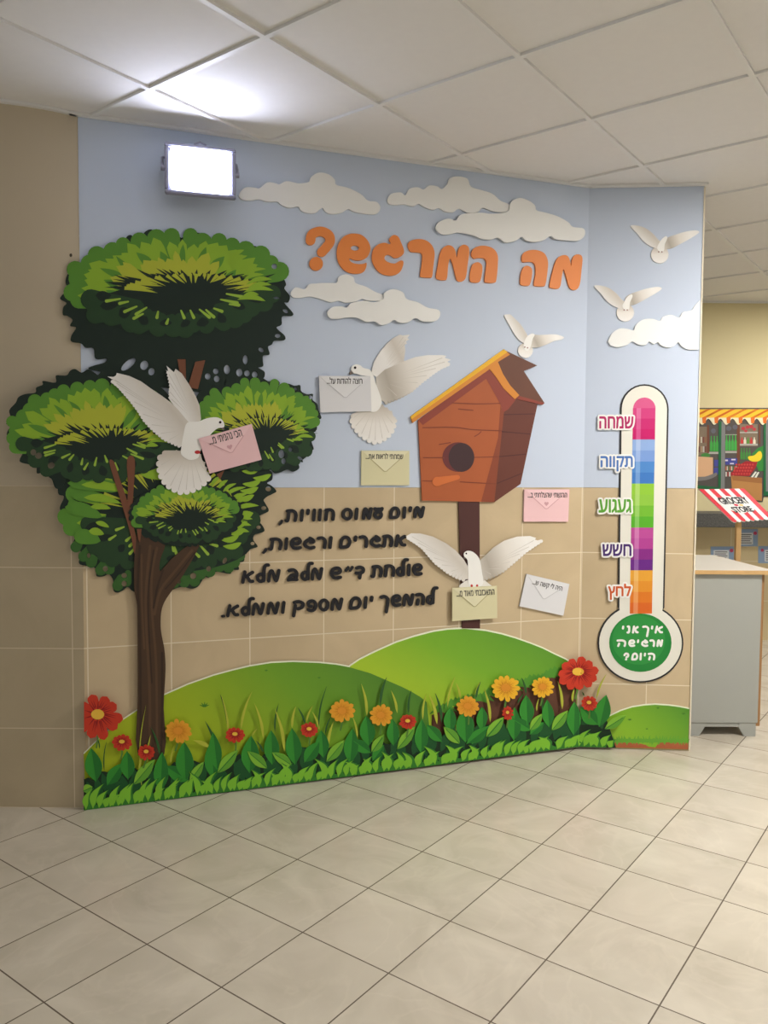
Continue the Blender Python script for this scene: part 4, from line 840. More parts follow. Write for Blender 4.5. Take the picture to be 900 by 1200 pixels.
# dove in the middle of the sky
f1 = lambda p: zz(p, 6.4286, 400, 380)
dv = holder('dove', 445, 460, 'white dove cut-out in the sky left of the birdhouse, holding a white envelope', 'dove', 'dove cut-outs')
tl = feather(f1([(232, 590), (310, 600), (380, 650), (410, 700), (408, 760), (390, 812), (355, 852), (300, 888), (250, 898), (215, 885), (160, 850), (120, 820), (85, 770), (66, 715), (82, 680), (150, 655)])[::-1][::-1], 6.5, 1.6)
tl = [tl] + plume(f1([(262, 600)])[0], f1([(95, 690), (82, 720), (98, 765), (130, 812), (170, 845), (215, 872), (250, 884), (300, 874), (350, 840), (380, 800), (396, 755), (398, 705)]), 6.2)
o = sub(board('tail', tl, M_tail, dv, 0.0, 0.0060), dv); fan_lines(o, f1([(262, 590)])[0], f1([(95, 700), (105, 770), (150, 830), (205, 865), (255, 880), (310, 865), (360, 820), (390, 750)]), 0.0060)
o = sub(board('wing', f1([(225, 372), (234, 330), (248, 280), (290, 210), (340, 150), (390, 105), (440, 78), (462, 84), (515, 78), (498, 104), (512, 112), (488, 130), (494, 146), (478, 155), (482, 200), (472, 270), (480, 330), (300, 420)]), M_wing, dv, 0.0, 0.0064), dv)
fan_lines(o, f1([(260, 400)])[0], f1([(470, 90), (490, 110), (485, 140), (476, 200), (470, 260)]), 0.0064)
we = feather(f1([(800, 308), (740, 330), (680, 372), (600, 432), (520, 502), (440, 545), (330, 585)]), 3.6, 1.2)
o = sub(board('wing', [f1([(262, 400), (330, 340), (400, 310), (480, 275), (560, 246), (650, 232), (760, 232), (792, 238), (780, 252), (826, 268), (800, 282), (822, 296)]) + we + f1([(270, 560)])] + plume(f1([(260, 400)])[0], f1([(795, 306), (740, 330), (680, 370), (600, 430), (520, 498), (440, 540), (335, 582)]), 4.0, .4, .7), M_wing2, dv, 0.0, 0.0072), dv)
fan_lines(o, f1([(300, 430)])[0], f1([(770, 250), (790, 280), (720, 330), (650, 385), (580, 440), (500, 495), (420, 540)]), 0.0072)
board('body', f1(smooth([(75, 340), (84, 315), (112, 302), (145, 310), (165, 328), (215, 342), (240, 380), (262, 450), (300, 560), (300, 610), (265, 655), (215, 650), (215, 560), (215, 440), (200, 395), (145, 384), (118, 374), (92, 368)], 4)), M_dv, dv, 0.0, 0.0078)
board('beak', f1([(80, 342), (62, 368), (66, 382), (95, 368)]), M_beak, dv, 0.0, 0.0076)
board('eye', f1(ell(104, 327, 9, 10)), M_eye, dv, 0.0078, 0.0010)
# dove low on the birdhouse post
f2 = lambda p: zz(p, 5.294, 470, 610)
dv = holder('dove', 553, 670, 'white dove cut-out with outspread wings on the birdhouse post, holding a cream envelope', 'dove', 'dove cut-outs')
board('tail', f2(smooth([(362, 414), (385, 385), (420, 368), (500, 362), (545, 392), (562, 414), (470, 425)], 3)), M_dv2, dv, 0.0120, 0.0008)
we = feather(f2([(48, 112), (100, 142), (140, 172), (180, 217), (220, 262), (260, 292), (300, 322), (350, 347), (397, 366)])[::-1], 3.4, 1.2)
o = sub(board('wing', [f2([(420, 362), (415, 285), (388, 240), (340, 187), (280, 142), (200, 101), (120, 80), (62, 79), (52, 86), (28, 98)]) + we[::-1]] + plume(f2([(420, 200)])[0], f2([(52, 112), (100, 141), (140, 170), (180, 215), (220, 260), (260, 290), (300, 320), (350, 345), (392, 362)]), 4.0, .4, .8), M_wing, dv, 0.0120, 0.0013), dv)
fan_lines(o, f2([(400, 290)])[0], f2([(60, 95), (100, 135), (150, 175), (200, 230), (250, 275), (310, 315), (370, 345)]), 0.0133)
we = feather(f2([(870, 130), (820, 158), (760, 198), (700, 250), (630, 308), (560, 345), (498, 362)]), 3.4, 1.2)
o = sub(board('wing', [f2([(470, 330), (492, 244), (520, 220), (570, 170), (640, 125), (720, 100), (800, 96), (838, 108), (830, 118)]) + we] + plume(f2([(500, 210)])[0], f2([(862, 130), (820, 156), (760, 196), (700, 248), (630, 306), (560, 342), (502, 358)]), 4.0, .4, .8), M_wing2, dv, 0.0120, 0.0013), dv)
fan_lines(o, f2([(500, 300)])[0], f2([(830, 120), (800, 160), (740, 205), (680, 255), (620, 300), (560, 335)]), 0.0133)
board('body', f2(smooth([(392, 222), (392, 200), (412, 188), (440, 192), (470, 214), (490, 250), (502, 320), (510, 385), (485, 412), (435, 414), (418, 385), (416, 300), (412, 245)], 4)), M_dv, dv, 0.0120, 0.0021)
board('beak', f2([(394, 216), (386, 236), (400, 240), (408, 228)]), M_beak, dv, 0.0120, 0.0018)
board('eye', f2(ell(405, 205, 5, 5)), M_eye, dv, 0.0141, 0.0010)
for fx in (438, 472): board('foot', f2(ell(fx, 405, 7, 9)), M_foot, dv, 0.0120, 0.0026)
# three small flying doves
def small_dove(lab, wl, wr, bod, tc, tr, feet, f, wall=None, d=0.005):
    px = f([tc])[0]; dv = holder('dove', px[0], px[1], lab, 'dove', 'dove cut-outs', wall=wall)
    ring = f(ell(tc[0], tc[1], tr, tr, 18)); board('tail', feather((ring + ring[:1])[::-1], 2.2, .6), M_tail, dv, 0.0, d, wall=wall)
    board('wing', f(smooth(wl, 4)), M_wing, dv, 0.0, d + .0004, wall=wall)
    board('wing', f(smooth(wr, 4)), M_wing2, dv, 0.0, d + .0004, wall=wall)
    board('body', f(smooth(bod, 4)), M_dv, dv, 0.0, d + .0010, wall=wall)
    for q in feet: board('foot', f(ell(q[0], q[1], 6 * f.k, 5 * f.k, 10)), mat('dove_foot_dull', (150, 110, 105)), dv, 0.0, d + .0016, wall=wall)
f4 = lambda p: zz(p, 6.4286, 690, 250); f4.k = 1.0
WL = [(315, 98), (350, 90), (420, 108), (480, 150), (520, 195), (542, 218), (530, 265), (490, 258), (440, 232), (400, 197), (365, 152)]
WR = [(562, 205), (600, 180), (640, 165), (720, 140), (800, 128), (832, 142), (780, 180), (700, 225), (630, 260), (580, 268), (556, 250)]
BD = [(515, 262), (532, 220), (558, 186), (584, 172), (592, 188), (572, 235), (566, 280), (540, 292)]
small_dove('small white dove cut-out at the top of the short wall, higher than its twin', WL, WR, BD, (535, 310), 64, [(527, 290), (551, 290)], f4, 2)
SH = lambda P, dx, dy: [(x + dx, y + dy) for x, y in P]
small_dove('small white dove cut-out on the short wall just above its cloud', SH(WL, -274, 452), SH(WR, -282, 426), SH(BD, -262, 438), (275, 748), 64, [(267, 728), (290, 728)], f4, 2)
f3 = lambda p: zz(p, 10, 580, 355); f3.k = 1.6
small_dove('small white dove cut-out flying just above the birdhouse roof', [(110, 148), (150, 134), (185, 138), (232, 182), (292, 242), (342, 312), (382, 390), (372, 470), (330, 466), (270, 420), (210, 332), (160, 242)],
    [(430, 380), (470, 372), (520, 376), (620, 370), (720, 370), (806, 400), (780, 430), (700, 445), (600, 490), (500, 520), (420, 510)], [(338, 480), (372, 400), (430, 360), (466, 372), (442, 425), (420, 510), (382, 562), (345, 540)], (358, 558), 84, [(350, 518), (382, 526)], f3)

# ------------------------------------------------------------------ envelopes
M_ew = mat('envelope_white', (218, 218, 220), 0.6); M_ewf = mat('envelope_white_crease', (196, 196, 198)); M_ec = mat('envelope_cream', (214, 208, 168), 0.6); M_ecf = mat('envelope_cream_crease', (176, 168, 126)); M_ecl = mat('envelope_cream_flap', (222, 217, 182)); M_ep = mat('envelope_pink', (232, 192, 194), 0.6); M_epf = mat('envelope_pink_crease', (208, 160, 164)); M_epl = mat('envelope_pink_flap', (236, 199, 201)); M_ewl = mat('envelope_white_flap', (222, 222, 223)); M_ink = mat('ink_dark', (62, 58, 58))
def envelope(quad, text, cols, lab, d, tb, heart=False, flap=(.18, .34, .60), d0=0.0):
    TL, TR, BR, BL = [Vector(q) for q in quad]
    P = lambda u, v: tuple((TL * (1 - u) + TR * u) * (1 - v) + (BL * (1 - u) + BR * u) * v)
    c = P(.5, .5); e = holder('envelope', c[0], c[1], lab, 'envelope', 'paper envelopes on the wall')
    body, crease, fl = cols
    board('envelope_body', [P(0, 0), P(1, 0), P(1, 1), P(0, 1)], body, e, d0, d - d0)
    tip = [P(.44, flap[2] - .05), P(.47, flap[2] - .01), P(.5, flap[2]), P(.53, flap[2] - .01), P(.56, flap[2] - .05)]
    fo = sub(board('flap', [P(.02, .02), P(.98, .02)] + tip[::-1], fl, e, d, 0.0014), e)
    board('crease', stroke([P(.2, .25)] + tip + [P(.8, .25)], .42, 2), crease, fo, d + .0010, 0.0006)
    x0, y0, x1, y1 = tb
    text_polys(text, [P(x0, y0), P(x1, y0), P(x1, y1), P(x0, y1)], 0.10, e, 'lettering', M_ink, d + .0016, 0.0006)
    if heart:
        hp = [P(.5, .52), P(.455, .45), P(.45, .415), P(.465, .39), P(.485, .39), P(.5, .41), P(.515, .39), P(.535, .39), P(.55, .415), P(.545, .45)]
        board('heart_seal', hp, crease, e, d + .0014, 0.0008)
envelope([(373.7, 440.4), (434, 440.6), (435.4, 482), (375.4, 483.2)], 'רוצה להודות על...', (M_ew, M_ewf, M_ewl), 'white envelope held by the dove in the open sky', 0.0130, (.15, .04, .84, .22), d0=0.0090)
envelope([(423.7, 528), (479.7, 528.3), (479.7, 568.7), (423.3, 568.7)], 'שמחתי לראות את...', (M_ec, M_ecf, M_ecl), 'cream envelope without a dove, just above the wall tiles', 0.0080, (.09, .07, .87, .24))
envelope([(232.5, 514), (295, 496.7), (306.7, 538.7), (245.8, 555)], 'הכי נהניתי מ...', (M_ep, M_epf, M_epl), 'pink tilted envelope in the beak of the dove before the tree', 0.0330, (.17, .06, .78, .25), True, d0=0.0282)
envelope([(614.6, 573.5), (667.3, 573.5), (665.9, 611.3), (613.7, 611.3)], 'הרגשתי שהצלחתי ב...', (M_ep, M_epf, M_epl), 'pink upright envelope on the tiles right of the birdhouse', 0.0080, (.08, .07, .95, .25), True)
envelope([(617.3, 672.6), (667.3, 684.4), (660.2, 721.5), (608.8, 710.4)], 'היה לי קשה ש...', (M_ew, M_ewf, M_ewl), 'white tilted envelope on the tiles left of the thermometer', 0.0080, (.17, .10, .86, .31), False, (.18, .34, .62))
envelope([(530, 689), (582.4, 686.5), (582.8, 724.3), (530, 728)], 'התאכזבתי מאוד מ...', (M_ec, M_ecf, M_ecl), 'cream envelope under the feet of the dove on the birdhouse post', 0.0190, (.10, .10, .94, .27), d0=0.0152)

# ------------------------------------------------------------------ feelings thermometer
th = holder('thermometer', 752, 800, 'tall printed thermometer with five colour bands and a green bulb on the short wall', 'thermometer', wall=2)
def thermo_outline(k):
    # k = inset in pixels from the outer black line
    o = []
    cx0, cy0, r0 = 755.2, 479.5, 28.4 - k
    for i in range(17):
        a = math.pi + math.pi * i / 16; o.append((cx0 + r0 * math.cos(a), cy0 + (29.3 - k) * math.sin(a)))
    bx, by, rx, ry = 750.6, 753.6, 50.3 - k, 46.5 - k
    o.append((778.6 - k, 712 + k * .4))
    a0 = math.atan2((712 - by) / 46.5, (778.6 - bx) / 50.3)
    a1 = math.atan2((711.5 - by) / 46.5, (724 - bx) / 50.3) + 2 * math.pi
    for i in range(41):
        a = a0 + (a1 - a0) * i / 40; o.append((bx + rx * math.cos(a), by + ry * math.sin(a)))
    o.append((724 + k, 711.5 + k * .4))
    return o
M_th = mat('thermometer_cream', (228, 226, 214), 0.5)
board('outline', thermo_outline(0), mat('outline_black', (42, 42, 44)), th, 0.0, 0.0040, wall=2)
board('casing', thermo_outline(1.9), M_th, th, 0.0, 0.0046, wall=2)
edge = lambda y: (741.9 + (738.0 - 741.9) * (y - 470) / 249, 768.3 + (764.0 - 768.3) * (y - 470) / 249)
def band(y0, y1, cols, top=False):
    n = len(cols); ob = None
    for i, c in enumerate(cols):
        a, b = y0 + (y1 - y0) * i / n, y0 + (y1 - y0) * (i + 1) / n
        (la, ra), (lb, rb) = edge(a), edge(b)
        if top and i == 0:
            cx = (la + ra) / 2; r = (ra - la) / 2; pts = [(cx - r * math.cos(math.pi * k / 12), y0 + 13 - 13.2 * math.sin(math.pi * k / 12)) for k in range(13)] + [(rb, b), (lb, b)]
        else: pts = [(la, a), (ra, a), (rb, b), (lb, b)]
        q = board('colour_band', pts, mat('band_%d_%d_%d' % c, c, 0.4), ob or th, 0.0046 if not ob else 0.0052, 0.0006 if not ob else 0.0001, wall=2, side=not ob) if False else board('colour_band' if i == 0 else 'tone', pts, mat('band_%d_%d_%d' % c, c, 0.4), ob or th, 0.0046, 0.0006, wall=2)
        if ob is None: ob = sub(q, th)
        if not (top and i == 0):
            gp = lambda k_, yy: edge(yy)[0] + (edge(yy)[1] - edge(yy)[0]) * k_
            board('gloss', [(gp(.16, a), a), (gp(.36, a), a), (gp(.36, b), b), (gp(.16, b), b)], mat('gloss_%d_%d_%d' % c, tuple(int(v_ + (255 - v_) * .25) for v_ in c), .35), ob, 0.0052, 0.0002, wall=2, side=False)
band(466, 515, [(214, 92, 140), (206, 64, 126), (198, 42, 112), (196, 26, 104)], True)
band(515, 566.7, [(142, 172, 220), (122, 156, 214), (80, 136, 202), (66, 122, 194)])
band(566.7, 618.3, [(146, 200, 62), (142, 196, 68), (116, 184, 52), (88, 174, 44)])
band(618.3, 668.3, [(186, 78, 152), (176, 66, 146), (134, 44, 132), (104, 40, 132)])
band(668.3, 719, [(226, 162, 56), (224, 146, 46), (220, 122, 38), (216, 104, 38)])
board('gloss_stripe', [(746, 478), (750, 474), (752, 478), (748, 716), (742.5, 716)], mat('gloss_pale', (226, 190, 190)), th, 0.0052, 0.0003, wall=2, side=False) if False else None
bulb = sub(board('bulb', ell(750.5, 753.2, 36.5, 34.2, 40), mat('bulb_green', (36, 132, 58), 0.35), th, 0.0046, 0.0012, wall=2), th)
board('bulb_ring', ell(748.5, 750, 31, 29, 36), mat('bulb_green_light', (48, 146, 66), 0.35), bulb, 0.0058, 0.0002, wall=2, side=False)
M_lw = mat('lettering_white', (240, 240, 236), 0.5)
for txt, row, yb, yt in (('1', [('א', 767, 777), ('י', 762.5, 766, .5), ('ך', 752.5, 761), ('א', 740.5, 748.5), ('נ', 734, 739), ('י', 728.5, 732, .5)], 742.5, 733),
                         ('2', [('מ', 769.2, 777.2), ('ר', 761, 767.8), ('ג', 751, 759.8), ('י', 746, 749.5, .5), ('ש', 736.2, 744.6), ('ה', 722.5, 734)], 758.2, 749.2),
                         ('3', [('ה', 759, 768), ('י', 754, 757.5, .5), ('ו', 749, 752.6), ('ם', 739.6, 748), ('?', 730.6, 737.6)], 774, 764.8)):
    for L in row: board('letter', glyph(L[0], L[1], L[2], yb if len(L) < 4 else yt + (yb - yt) * .5, yt, 1.28), M_lw, bulb, 0.0060, 0.0006, wall=2)
LB = [('שמחה', (702.3, 487.6, 742.4, 502.2), (178, 36, 98), 'crimson'), ('תקווה', (703.8, 534.4, 741.6, 552.4), (76, 120, 188), 'blue'), ('געגוע', (701.6, 585, 740, 601), (92, 164, 52), 'green'), ('חשש', (706, 637.6, 740, 651.6), (74, 46, 112), 'dark purple'), ('לחץ', (712.6, 684, 739.6, 703), (204, 92, 40), 'orange red')]
for txt, (x0, y0, x1, y1), c, nm in LB:
    e = holder('word_label', (x0 + x1) / 2, (y0 + y1) / 2, nm + ' Hebrew word with a white outline glued over the left edge of the thermometer', 'lettering', 'feeling words on the thermometer', wall=2)
    g_ = .45
    text_polys(txt, qbox(x0 + g_, y0 + g_, x1 - g_, y1 - g_), 2.0 + g_, e, 'outline', M_lw, 0.0062, 0.0024, 2)
    text_polys(txt, qbox(x0 + g_, y0 + g_, x1 - g_, y1 - g_), g_, e, 'letters', mat('word_' + nm.replace(' ', '_'), c), 0.0086, 0.0005, 2)

# ------------------------------------------------------------------ floodlight on the wall
lp = surf(235, 201, 0.13, 1)
fl = empty('floodlight', lp, 'lit white floodlight in a thin frame, mounted high on the wall above the tree', 'floodlight', None, YAW1 - math.radians(4))
M_fr = mat('lamp_frame_bloom_grey', (142, 142, 160), 0.4, 0.4); M_fin = mat('lamp_fins_dark', (60, 60, 66), 0.5)  # frame colour lightened to lavender grey to carry the lamp's lens bloom
W, H = 0.139, 0.100
mb = MB()
for x0, x1, z0, z1 in ((-W, W, H - .016, H), (-W, W, -H, -H + .016), (-W, -W + .018, -H + .016, H - .016), (W - .018, W, -H + .016, H - .016)): mb.box(x0, x1, -.012, .012, z0, z1, .004)
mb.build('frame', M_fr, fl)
mb = MB().box(-W + .01, W - .01, .012, .03, -H + .01, H - .01, .004)
for i in range(12): x = -W + .022 + i * .0215; mb.box(x, x + .006, .03, .058, -H + .02, H - .02)
mb.build('heat_sink', M_fin, fl)
rc = [(sx * (W - .042) + .020 * math.cos(a), sz * (H - .038) + .020 * math.sin(a)) for sx, sz, s0 in ((1, 1, 0), (-1, 1, 1), (-1, -1, 2), (1, -1, 3)) for a in [s0 * math.pi / 2 + math.pi / 2 * k / 6 for k in range(7)]]
mb = MB(); mb.v = [(p[0], y_, p[1]) for y_ in (-.0135, .010) for p in rc]; n_ = len(rc)
mb.f = [tuple(range(n_)), tuple(range(2 * n_ - 1, n_ - 1, -1))] + [(i, i + n_, (i + 1) % n_ + n_, (i + 1) % n_) for i in range(n_)]
mb.build('lamp_glass', emit_mat('flood_white', (222, 228, 255), 36.0), fl)
mb = MB().tube([(-W - .006, 0, 0), (-W - .010, .03, .03), (-W - .010, .085, .07), (-W + .02, .118, .09), (W - .02, .118, .09), (W + .010, .085, .07), (W + .010, .03, .03), (W + .006, 0, 0)], .006, 8)
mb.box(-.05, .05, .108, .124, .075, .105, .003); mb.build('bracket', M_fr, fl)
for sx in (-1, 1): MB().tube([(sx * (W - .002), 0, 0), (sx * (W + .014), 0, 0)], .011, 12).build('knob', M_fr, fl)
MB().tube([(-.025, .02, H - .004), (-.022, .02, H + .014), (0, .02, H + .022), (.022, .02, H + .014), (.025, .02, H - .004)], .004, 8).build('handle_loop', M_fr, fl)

# ------------------------------------------------------------------ far room: shop picture, ledge, notices
sp = holder('shop_picture', 860, 580, 'printed picture of a grocery window with a striped awning on the far wall', 'picture', wall='far')
def fp(nm, polys, c, d, par=None, t=0.0006, rough=.5): return board(nm, polys, mat('print_%d_%d_%d' % c, c, rough), par or sp, d, t, wall='far')
board('backing', [(795, 478), (916, 478), (916, 582), (895, 582), (894, 588), (844, 588), (844, 574), (795, 571)], mat('print_dark_interior', (86, 80, 74)), sp, 0.0, 0.006, wall='far')
for q in (qbox(818, 500, 829, 534), qbox(866, 497, 888, 523)): fp('shelf_panel', [q], (128, 112, 92), .006)
for q in [qbox(829, 529.5, 842, 532), qbox(850, 528.5, 866, 531), qbox(866, 520, 888, 522), qbox(866, 506, 888, 507.6), qbox(850, 509, 866, 509.8)]: fp('shelf_board', [q], (172, 168, 158), .0066)
for q in (qbox(828.5, 498, 831, 531), qbox(863.5, 497, 867, 548), qbox(889, 497, 891, 520)): fp('upright', [q], (112, 66, 46), .0072)
def bottle(x, y0, y1, w, c): return fp('bottle', [[(x - w * .2, y0), (x + w * .2, y0), (x + w * .22, y0 + (y1 - y0) * .28), (x + w * .5, y0 + (y1 - y0) * .45), (x + w * .5, y1), (x - w * .5, y1), (x - w * .5, y0 + (y1 - y0) * .45), (x - w * .22, y0 + (y1 - y0) * .28)]], c, .0074)
for x in (833.5, 837, 840.3): bottle(x, 511, 529, 3, (66, 158, 66))
for x in (851.5, 855, 858.5, 862): bottle(x, 509.5, 528, 3, (70, 164, 72))
for x in (869, 872, 875.3, 878.5): bottle(x, 525, 538.5, 2.7, (70, 132, 62))
for i, x in enumerate((869.5, 873, 876.6, 880.4, 884)): bottle(x, 512.5, 520, 3, ((196, 60, 56), (222, 214, 190), (92, 140, 60))[i % 3])
for q in (qbox(837, 539, 842, 546.6), qbox(836.5, 548, 842, 556), qbox(850, 537, 864, 544.5)): fp('crate', [q], (70, 74, 146), .0074)
for i in range(9): fp('jar', [qbox(850 + 1.7 * i, 546.5, 851.3 + 1.7 * i, 551.2)], ((176, 96, 70), (206, 196, 176), (88, 110, 70))[i % 3], .0074)
for i in range(5): fp('jar', [qbox(850.2 + 2.1 * i, 553, 851.8 + 2.1 * i, 558.4)], ((206, 200, 190), (150, 60, 60))[i % 2], .0074)
for i in range(4): fp('jar', [qbox(818.5 + 2.5 * i, 512, 820.4 + 2.5 * i, 519)], ((140, 100, 70), (196, 190, 170), (120, 70, 60))[i % 3], .0074)
for i in range(4): fp('jar', [qbox(818.5 + 2.5 * i, 523, 820.4 + 2.5 * i, 530)], ((110, 70, 60), (170, 140, 110), (190, 184, 170))[i % 3], .0074)
fp('crate_label', [qbox(849.8, 538.6, 853, 540.4), qbox(857, 537.8, 862, 539.4), qbox(855.5, 542.6, 860, 544)], (214, 206, 220), .0080)
fp('sweets', [ell(871, 502, 2.4, 2), ell(876, 500.5, 2.4, 2), ell(880.5, 500, 2.4, 2.2), ell(874, 505, 2, 1.6), ell(884, 503, 2, 1.8)], (186, 58, 66), .0074)
fp('pans', [ell(854, 502, 3.2, 2.8), ell(861.5, 500.5, 3, 2.8), ell(836, 505, 2.8, 3)], (96, 96, 104), .0074)
fp('watermelon', [[(881, 532), (888, 525), (895.5, 522), (895.5, 552), (889, 552)]], (56, 132, 58), .0074)
fp('bananas', [smooth([(877, 535), (884, 533.5), (889, 529), (892, 529.5), (893, 535), (890, 540), (883, 541), (878, 539)], 4)], (232, 206, 50), .0084)
rs = random.Random(2)
fp('strawberries', [[(856, 555.5), (866, 545), (874, 540.5), (888, 541), (885, 549), (878, 558), (858, 557.5)]], (160, 40, 44), .0080)
fp('strawberries', [ell(860 + rs.uniform(0, 24), 543 + rs.uniform(0, 11), 1.3, 1.3, 8) for _ in range(26)], (196, 66, 62), .0086) if False else fp('strawberries', [ell(861 + (i % 7) * 3.2 + (i // 7) * -1.2 + 2, 544.5 + (i // 7) * 3.6, 1.3, 1.2, 8) for i in range(28)], (198, 68, 64), .0086)
fp('leeks', [[(880, 559), (885, 552.5), (887, 553), (882.5, 559.5)], [(884, 559.5), (888, 553), (890, 553.5), (886.5, 559.8)]], (220, 222, 206), .0088)
fp('fruit_crate', [[(856.5, 557.5), (893, 560), (893, 587), (858.5, 583)]], (184, 132, 76), .0080); fp('crate_band', [[(857.2, 557.8), (893, 560.2), (893, 566.5), (859, 563)]], (160, 108, 62), .0086)
fp('carton', [[(812, 534.5), (835.5, 536), (835.5, 557), (826, 559.5), (812, 559.5)]], (214, 170, 130), .0080)
fp('watermelon', [ell(827, 533.5, 5.5, 2.6)], (70, 130, 60), .0076)
fp('belt', [smooth([(812, 559), (826, 558.5), (836, 555), (840, 554), (839, 558), (828, 562.5), (812, 563.5)], 3)], (124, 120, 116), .0084)
fp('pillar', [[(845.5, 494), (850, 494), (849.2, 575), (844.5, 575)], qbox(897, 492, 912, 577)], (126, 126, 124), .0090)
fp('window_frame', [[(842.3, 494), (845.6, 494), (844.7, 575), (841.6, 574)], [(795, 566.5), (843, 571), (843, 574.5), (795, 570.5)], qbox(894.8, 492, 897.6, 579), qbox(894.8, 576, 914, 581)], (36, 100, 60), .0094)
aw = sub(fp('awning', [[(795, 479.5), (916, 479.5), (916, 492)] + [(916 - i * 1.2, 494.2 + 3.6 * math.cos((916 - i * 1.2 - 823) / 14.2 * 2 * math.pi)) for i in range(101)] + [(795, 492)]], (236, 226, 188), .0094, t=.004), sp)
fp('awning_stripes', [[(795, 479.5), (916, 479.5), (916, 489.5), (795, 489.5)]], (240, 192, 48), .0134, aw)
fp('awning_stripes', [[(x + 19, 479.5), (x + 24, 479.5), (x + 4.5, 489.5), (x + 3.5, 496), (x, 496), (x - .5, 489.5)] for x in [795 + 14.2 * i for i in range(9)]], (222, 112, 36), .0140, aw)
fp('awning_stripes', [[(x + 27, 479.5), (x + 31, 479.5), (x + 11.5, 489), (x + 8.5, 489)] for x in [788 + 14.2 * i for i in range(9)]], (236, 150, 40), .0140, aw)
M_gran = mat('speckled_granite', (84, 83, 79), 0.5, 0.2, var=0.9, vscale=90)
zt, zb = at_y(835, 602, 6.2).z, at_y(835, 618, 6.2).z
struct(MB().box(1.6, 5.0, 6.2, FAR_Y - 0.001, zb, zt, .004).build('trim_7', M_gran)); bpy.data.objects['trim_7']['kind'] = 'structure'
M_pap = mat('notice_blue', (150, 174, 204), 0.6); M_pw = mat('notice_white', (226, 230, 232), 0.6); M_pr = mat('notice_pink', (196, 70, 100)); M_pt = mat('notice_ink', (90, 90, 100))
def notice(x0, y0, x1, y1, lab, dot, lines=True):
    nt = holder('notice_sheet', (x0 + x1) / 2, (y0 + y1) / 2, lab, 'notice', 'blue notices on the far wall', wall='far')
    board('sheet', qbox(x0, y0, x1, y1), M_pap, nt, 0.0, 0.003, wall='far')
    w, h_ = x1 - x0, y1 - y0
    board('text_panel', qbox(x0 + w * .32 if dot < .5 else x0 + w * .12, y0 + h_ * .22, x1 - w * .06 if dot < .5 else x1 - w * .22, y1 - h_ * .1), M_pw, nt, 0.003, 0.0006, wall='far')
    board('text_lines', [qbox(x0 + w * (.38 if dot < .5 else .18), y0 + h_ * (.3 + .12 * i), x1 - w * (.12 if dot < .5 else .28) - (i % 2) * w * .06, y0 + h_ * (.345 + .12 * i)) for i in range(5)], M_pt, nt, 0.0036, 0.0004, wall='far')
    board('flower_mark', ell(x0 + w * dot, y0 + h_ * .24, w * .08, w * .08, 12), M_pr, nt, 0.003, 0.001, wall='far')
notice(862, 620, 888.2, 640.2, 'light blue notice sheet right behind the wooden sign post', .88)
notice(888.6, 640, 912, 660, 'light blue notice sheet lowest at the right edge of the picture', .2)
notice(833, 640.5, 860, 660, 'light blue notice sheet half hidden behind the grey cabinet top', .9)

# ------------------------------------------------------------------ grey cabinet and striped sign
M_cab = mat('cabinet_grey', (160, 162, 155), 0.5, 0.3); M_top = mat('worktop_pale', (208, 204, 194), 0.4); M_oak = mat('oak_edge', (196, 160, 108), var=0.12, vscale=30); M_oakd = mat('oak_side', (158, 118, 76), var=0.12, vscale=20)
cx0, cx1, cy0, cy1, ct = 1.615, 2.0, 4.19, 4.92, 0.893
cb = empty('cabinet', (1.81, 4.55, 0), 'pale grey low cabinet with an oak edged top standing behind the wall corner', 'cabinet')
def cbx(nm, x0, x1, y0, y1, z0, z1, m, bev=0.002, par=None): return MB().box(x0 - 1.81, x1 - 1.81, y0 - 4.55, y1 - 4.55, z0, z1, bev).build(nm, m, par or cb)
cbx('body', cx0, cx1, cy0, cy1, .072, ct - .022, M_cab)
tp = cbx('worktop', cx0 - .01, 2.055, cy0 - .018, cy1 + .03, ct - .020, ct, M_top)
tb = MB().box(cx0 - .01 - 1.81, 2.057 - 1.81, cy0 - .0215 - 4.55, cy0 - .0175 - 4.55, ct - .0215, ct - .0005).box(2.0545 - 1.81, 2.058 - 1.81, cy0 - .0215 - 4.55, cy1 + .03 - 4.55, ct - .0215, ct - .0005).build('edge_band', M_oak, tp)
cbx('side_panel', cx1 + .001, cx1 + .022, cy0 + .02, cy1, .05, ct - .0225, M_oakd)
def foot_mesh(x0, x1, y, inner):
    pr = [(x0, 0.0), (x1, 0.0), (x1 + (inner if inner > 0 else 0), .048), (x1 + (inner if inner > 0 else 0), .071), (x0 + (inner if inner < 0 else 0), .071), (x0 + (inner if inner < 0 else 0), .048)]
    v = [(p[0] - 1.81, yy - 4.55, p[1]) for yy in (y, y + .03) for p in pr]; n = len(pr)
    f = [tuple(range(n)), tuple(range(2 * n - 1, n - 1, -1))] + [(i, i + n, (i + 1) % n + n, (i + 1) % n) for i in range(n)]
    return v, f
for y in (cy0 + .004, cy1 - .04):
    for x0, x1, inn in ((cx0 + .01, cx0 + .075, .03), (cx1 - .068, cx1 - .008, -.03)):
        v, f = foot_mesh(x0, x1, y, inn); link_mesh('foot', v, f, M_cab, cb)
    cbx('rail', cx0 + .10, cx1 - .095, y + .002, y + .028, .050, .0715, M_cab, 0)
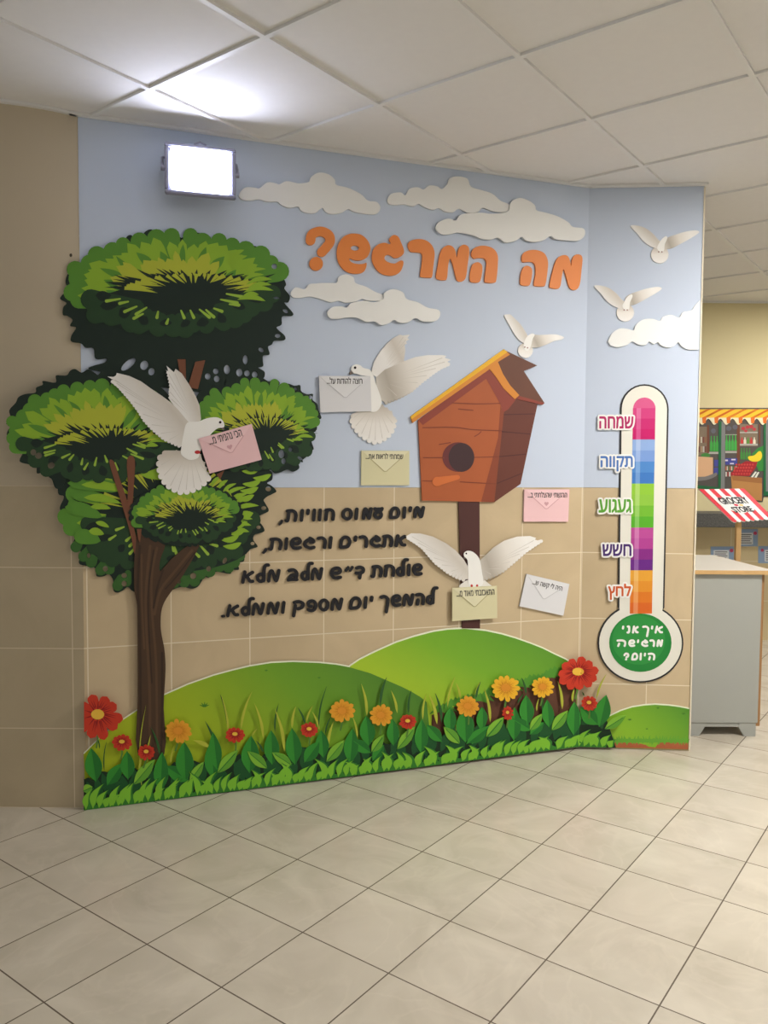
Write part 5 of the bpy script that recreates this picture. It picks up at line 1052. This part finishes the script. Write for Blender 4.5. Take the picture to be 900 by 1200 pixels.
# sign
TLp, TRp, BRp, BLp = at_y(819, 573.5, 5.16), at_y(872, 572.5, 5.16), at_y(905.5, 606.5, 4.98), at_y(857.5, 610.5, 4.98)
base = Vector((2.20, 5.02, 0))
sg = empty('striped_sign', base, 'red and white striped awning shaped sign on a wooden post behind the cabinet', 'sign'); sg['_o'] = list(base); sg['_yaw'] = 0.0; HOLD.append(sg)
nrm = (TRp - TLp).cross(BLp - TLp).normalized(); nrm = nrm if nrm.y < 0 else -nrm
def SP(u, v, e=0.0): return (TLp * (1 - u) + TRp * u) * (1 - v) + (BLp * (1 - u) + BRp * u) * v + nrm * e
def slab(nm, polys, m, e0, e1):
    V, Fc = [], []
    for p in polys:
        n = len(p); b = len(V); V += [SP(u, w, e1) - base for u, w in p] + [SP(u, w, e0) - base for u, w in p]
        Fc += [tuple(range(b, b + n)), tuple(range(b + 2 * n - 1, b + n - 1, -1))] + [(b + i, b + n + i, b + n + (i + 1) % n, b + (i + 1) % n) for i in range(n)]
    return link_mesh(nm, V, Fc, m, sg)
NS = 9
scal = lambda u0, u1: [(u1, 1.0), ((u0 * .2 + u1 * .8), 1.035), ((u0 + u1) / 2, 1.05), ((u0 * .8 + u1 * .2), 1.035), (u0, 1.0)]
slab('sign_panel', [[(i / NS, 0), ((i + 1) / NS, 0)] + scal(i / NS, (i + 1) / NS) for i in range(NS)], mat('sign_white', (240, 240, 236), .5), -.006, 0.0)
slab('red_stripe', [[(i / NS, 0), ((i + 1) / NS, 0)] + scal(i / NS, (i + 1) / NS) for i in range(0, NS, 2)], mat('sign_red', (214, 40, 56), .5), 0.0, .0008)
slab('lettering_patch', [[(.5 + .36 * math.cos(a) * (1 + .06 * math.cos(6 * a)), .52 + .27 * math.sin(a) * (1 + .08 * math.cos(7 * a))) for a in [2 * math.pi * i / 36 for i in range(36)]]], mat('sign_patch', (238, 238, 232), .5), .0008, .0014)
M_sb = mat('sign_ink', (44, 44, 46))
for tx, (u0, v0, u1, v1) in (('GROCERY', (.19, .29, .81, .50)), ('STORE', (.28, .60, .72, .77))):
    text_polys(tx, [(u0, v0), (u1, v0), (u1, v1), (u0, v1)], 0.008, sg, 'lettering', M_sb, mapf=lambda u, v: SP(u, v, .0020))
slab('fruit_mark', [[(.46 + .05 * math.cos(a), .54 + .035 * math.sin(a)) for a in [2 * math.pi * i / 14 for i in range(14)]]], mat('sign_fruit_red', (206, 40, 70)), .0014, .0022)
slab('fruit_mark', [[(.57 + .05 * math.cos(a), .55 + .03 * math.sin(a)) for a in [2 * math.pi * i / 14 for i in range(14)]]], mat('sign_fruit_yellow', (226, 190, 110)), .0014, .0022)
pb = at_y(868, 612, 5.02)
zt = SP(.3, .85).z
px_ = pb.x
MB().box(px_ - .016 - base.x, px_ + .016 - base.x, .02, .045, 0.0, 1.13, .002).build('post', M_oak, sg)
MB().box(px_ - .10 - base.x, px_ + .10 - base.x, -.06, .12, 0.0, .02, .003).build('base_plate', M_oak, sg)

# ------------------------------------------------------------------ tidy up, and turn the plan so that the mural wall runs along X
for o in HOLD:
    for k in ('_o', '_yaw'):
        if k in o: del o[k]
TURN = Matrix.Rotation(-YAW1, 4, 'Z')
bpy.context.view_layer.update()
for o in sc.objects:
    if o.parent is None: o.matrix_world = TURN @ o.matrix_world
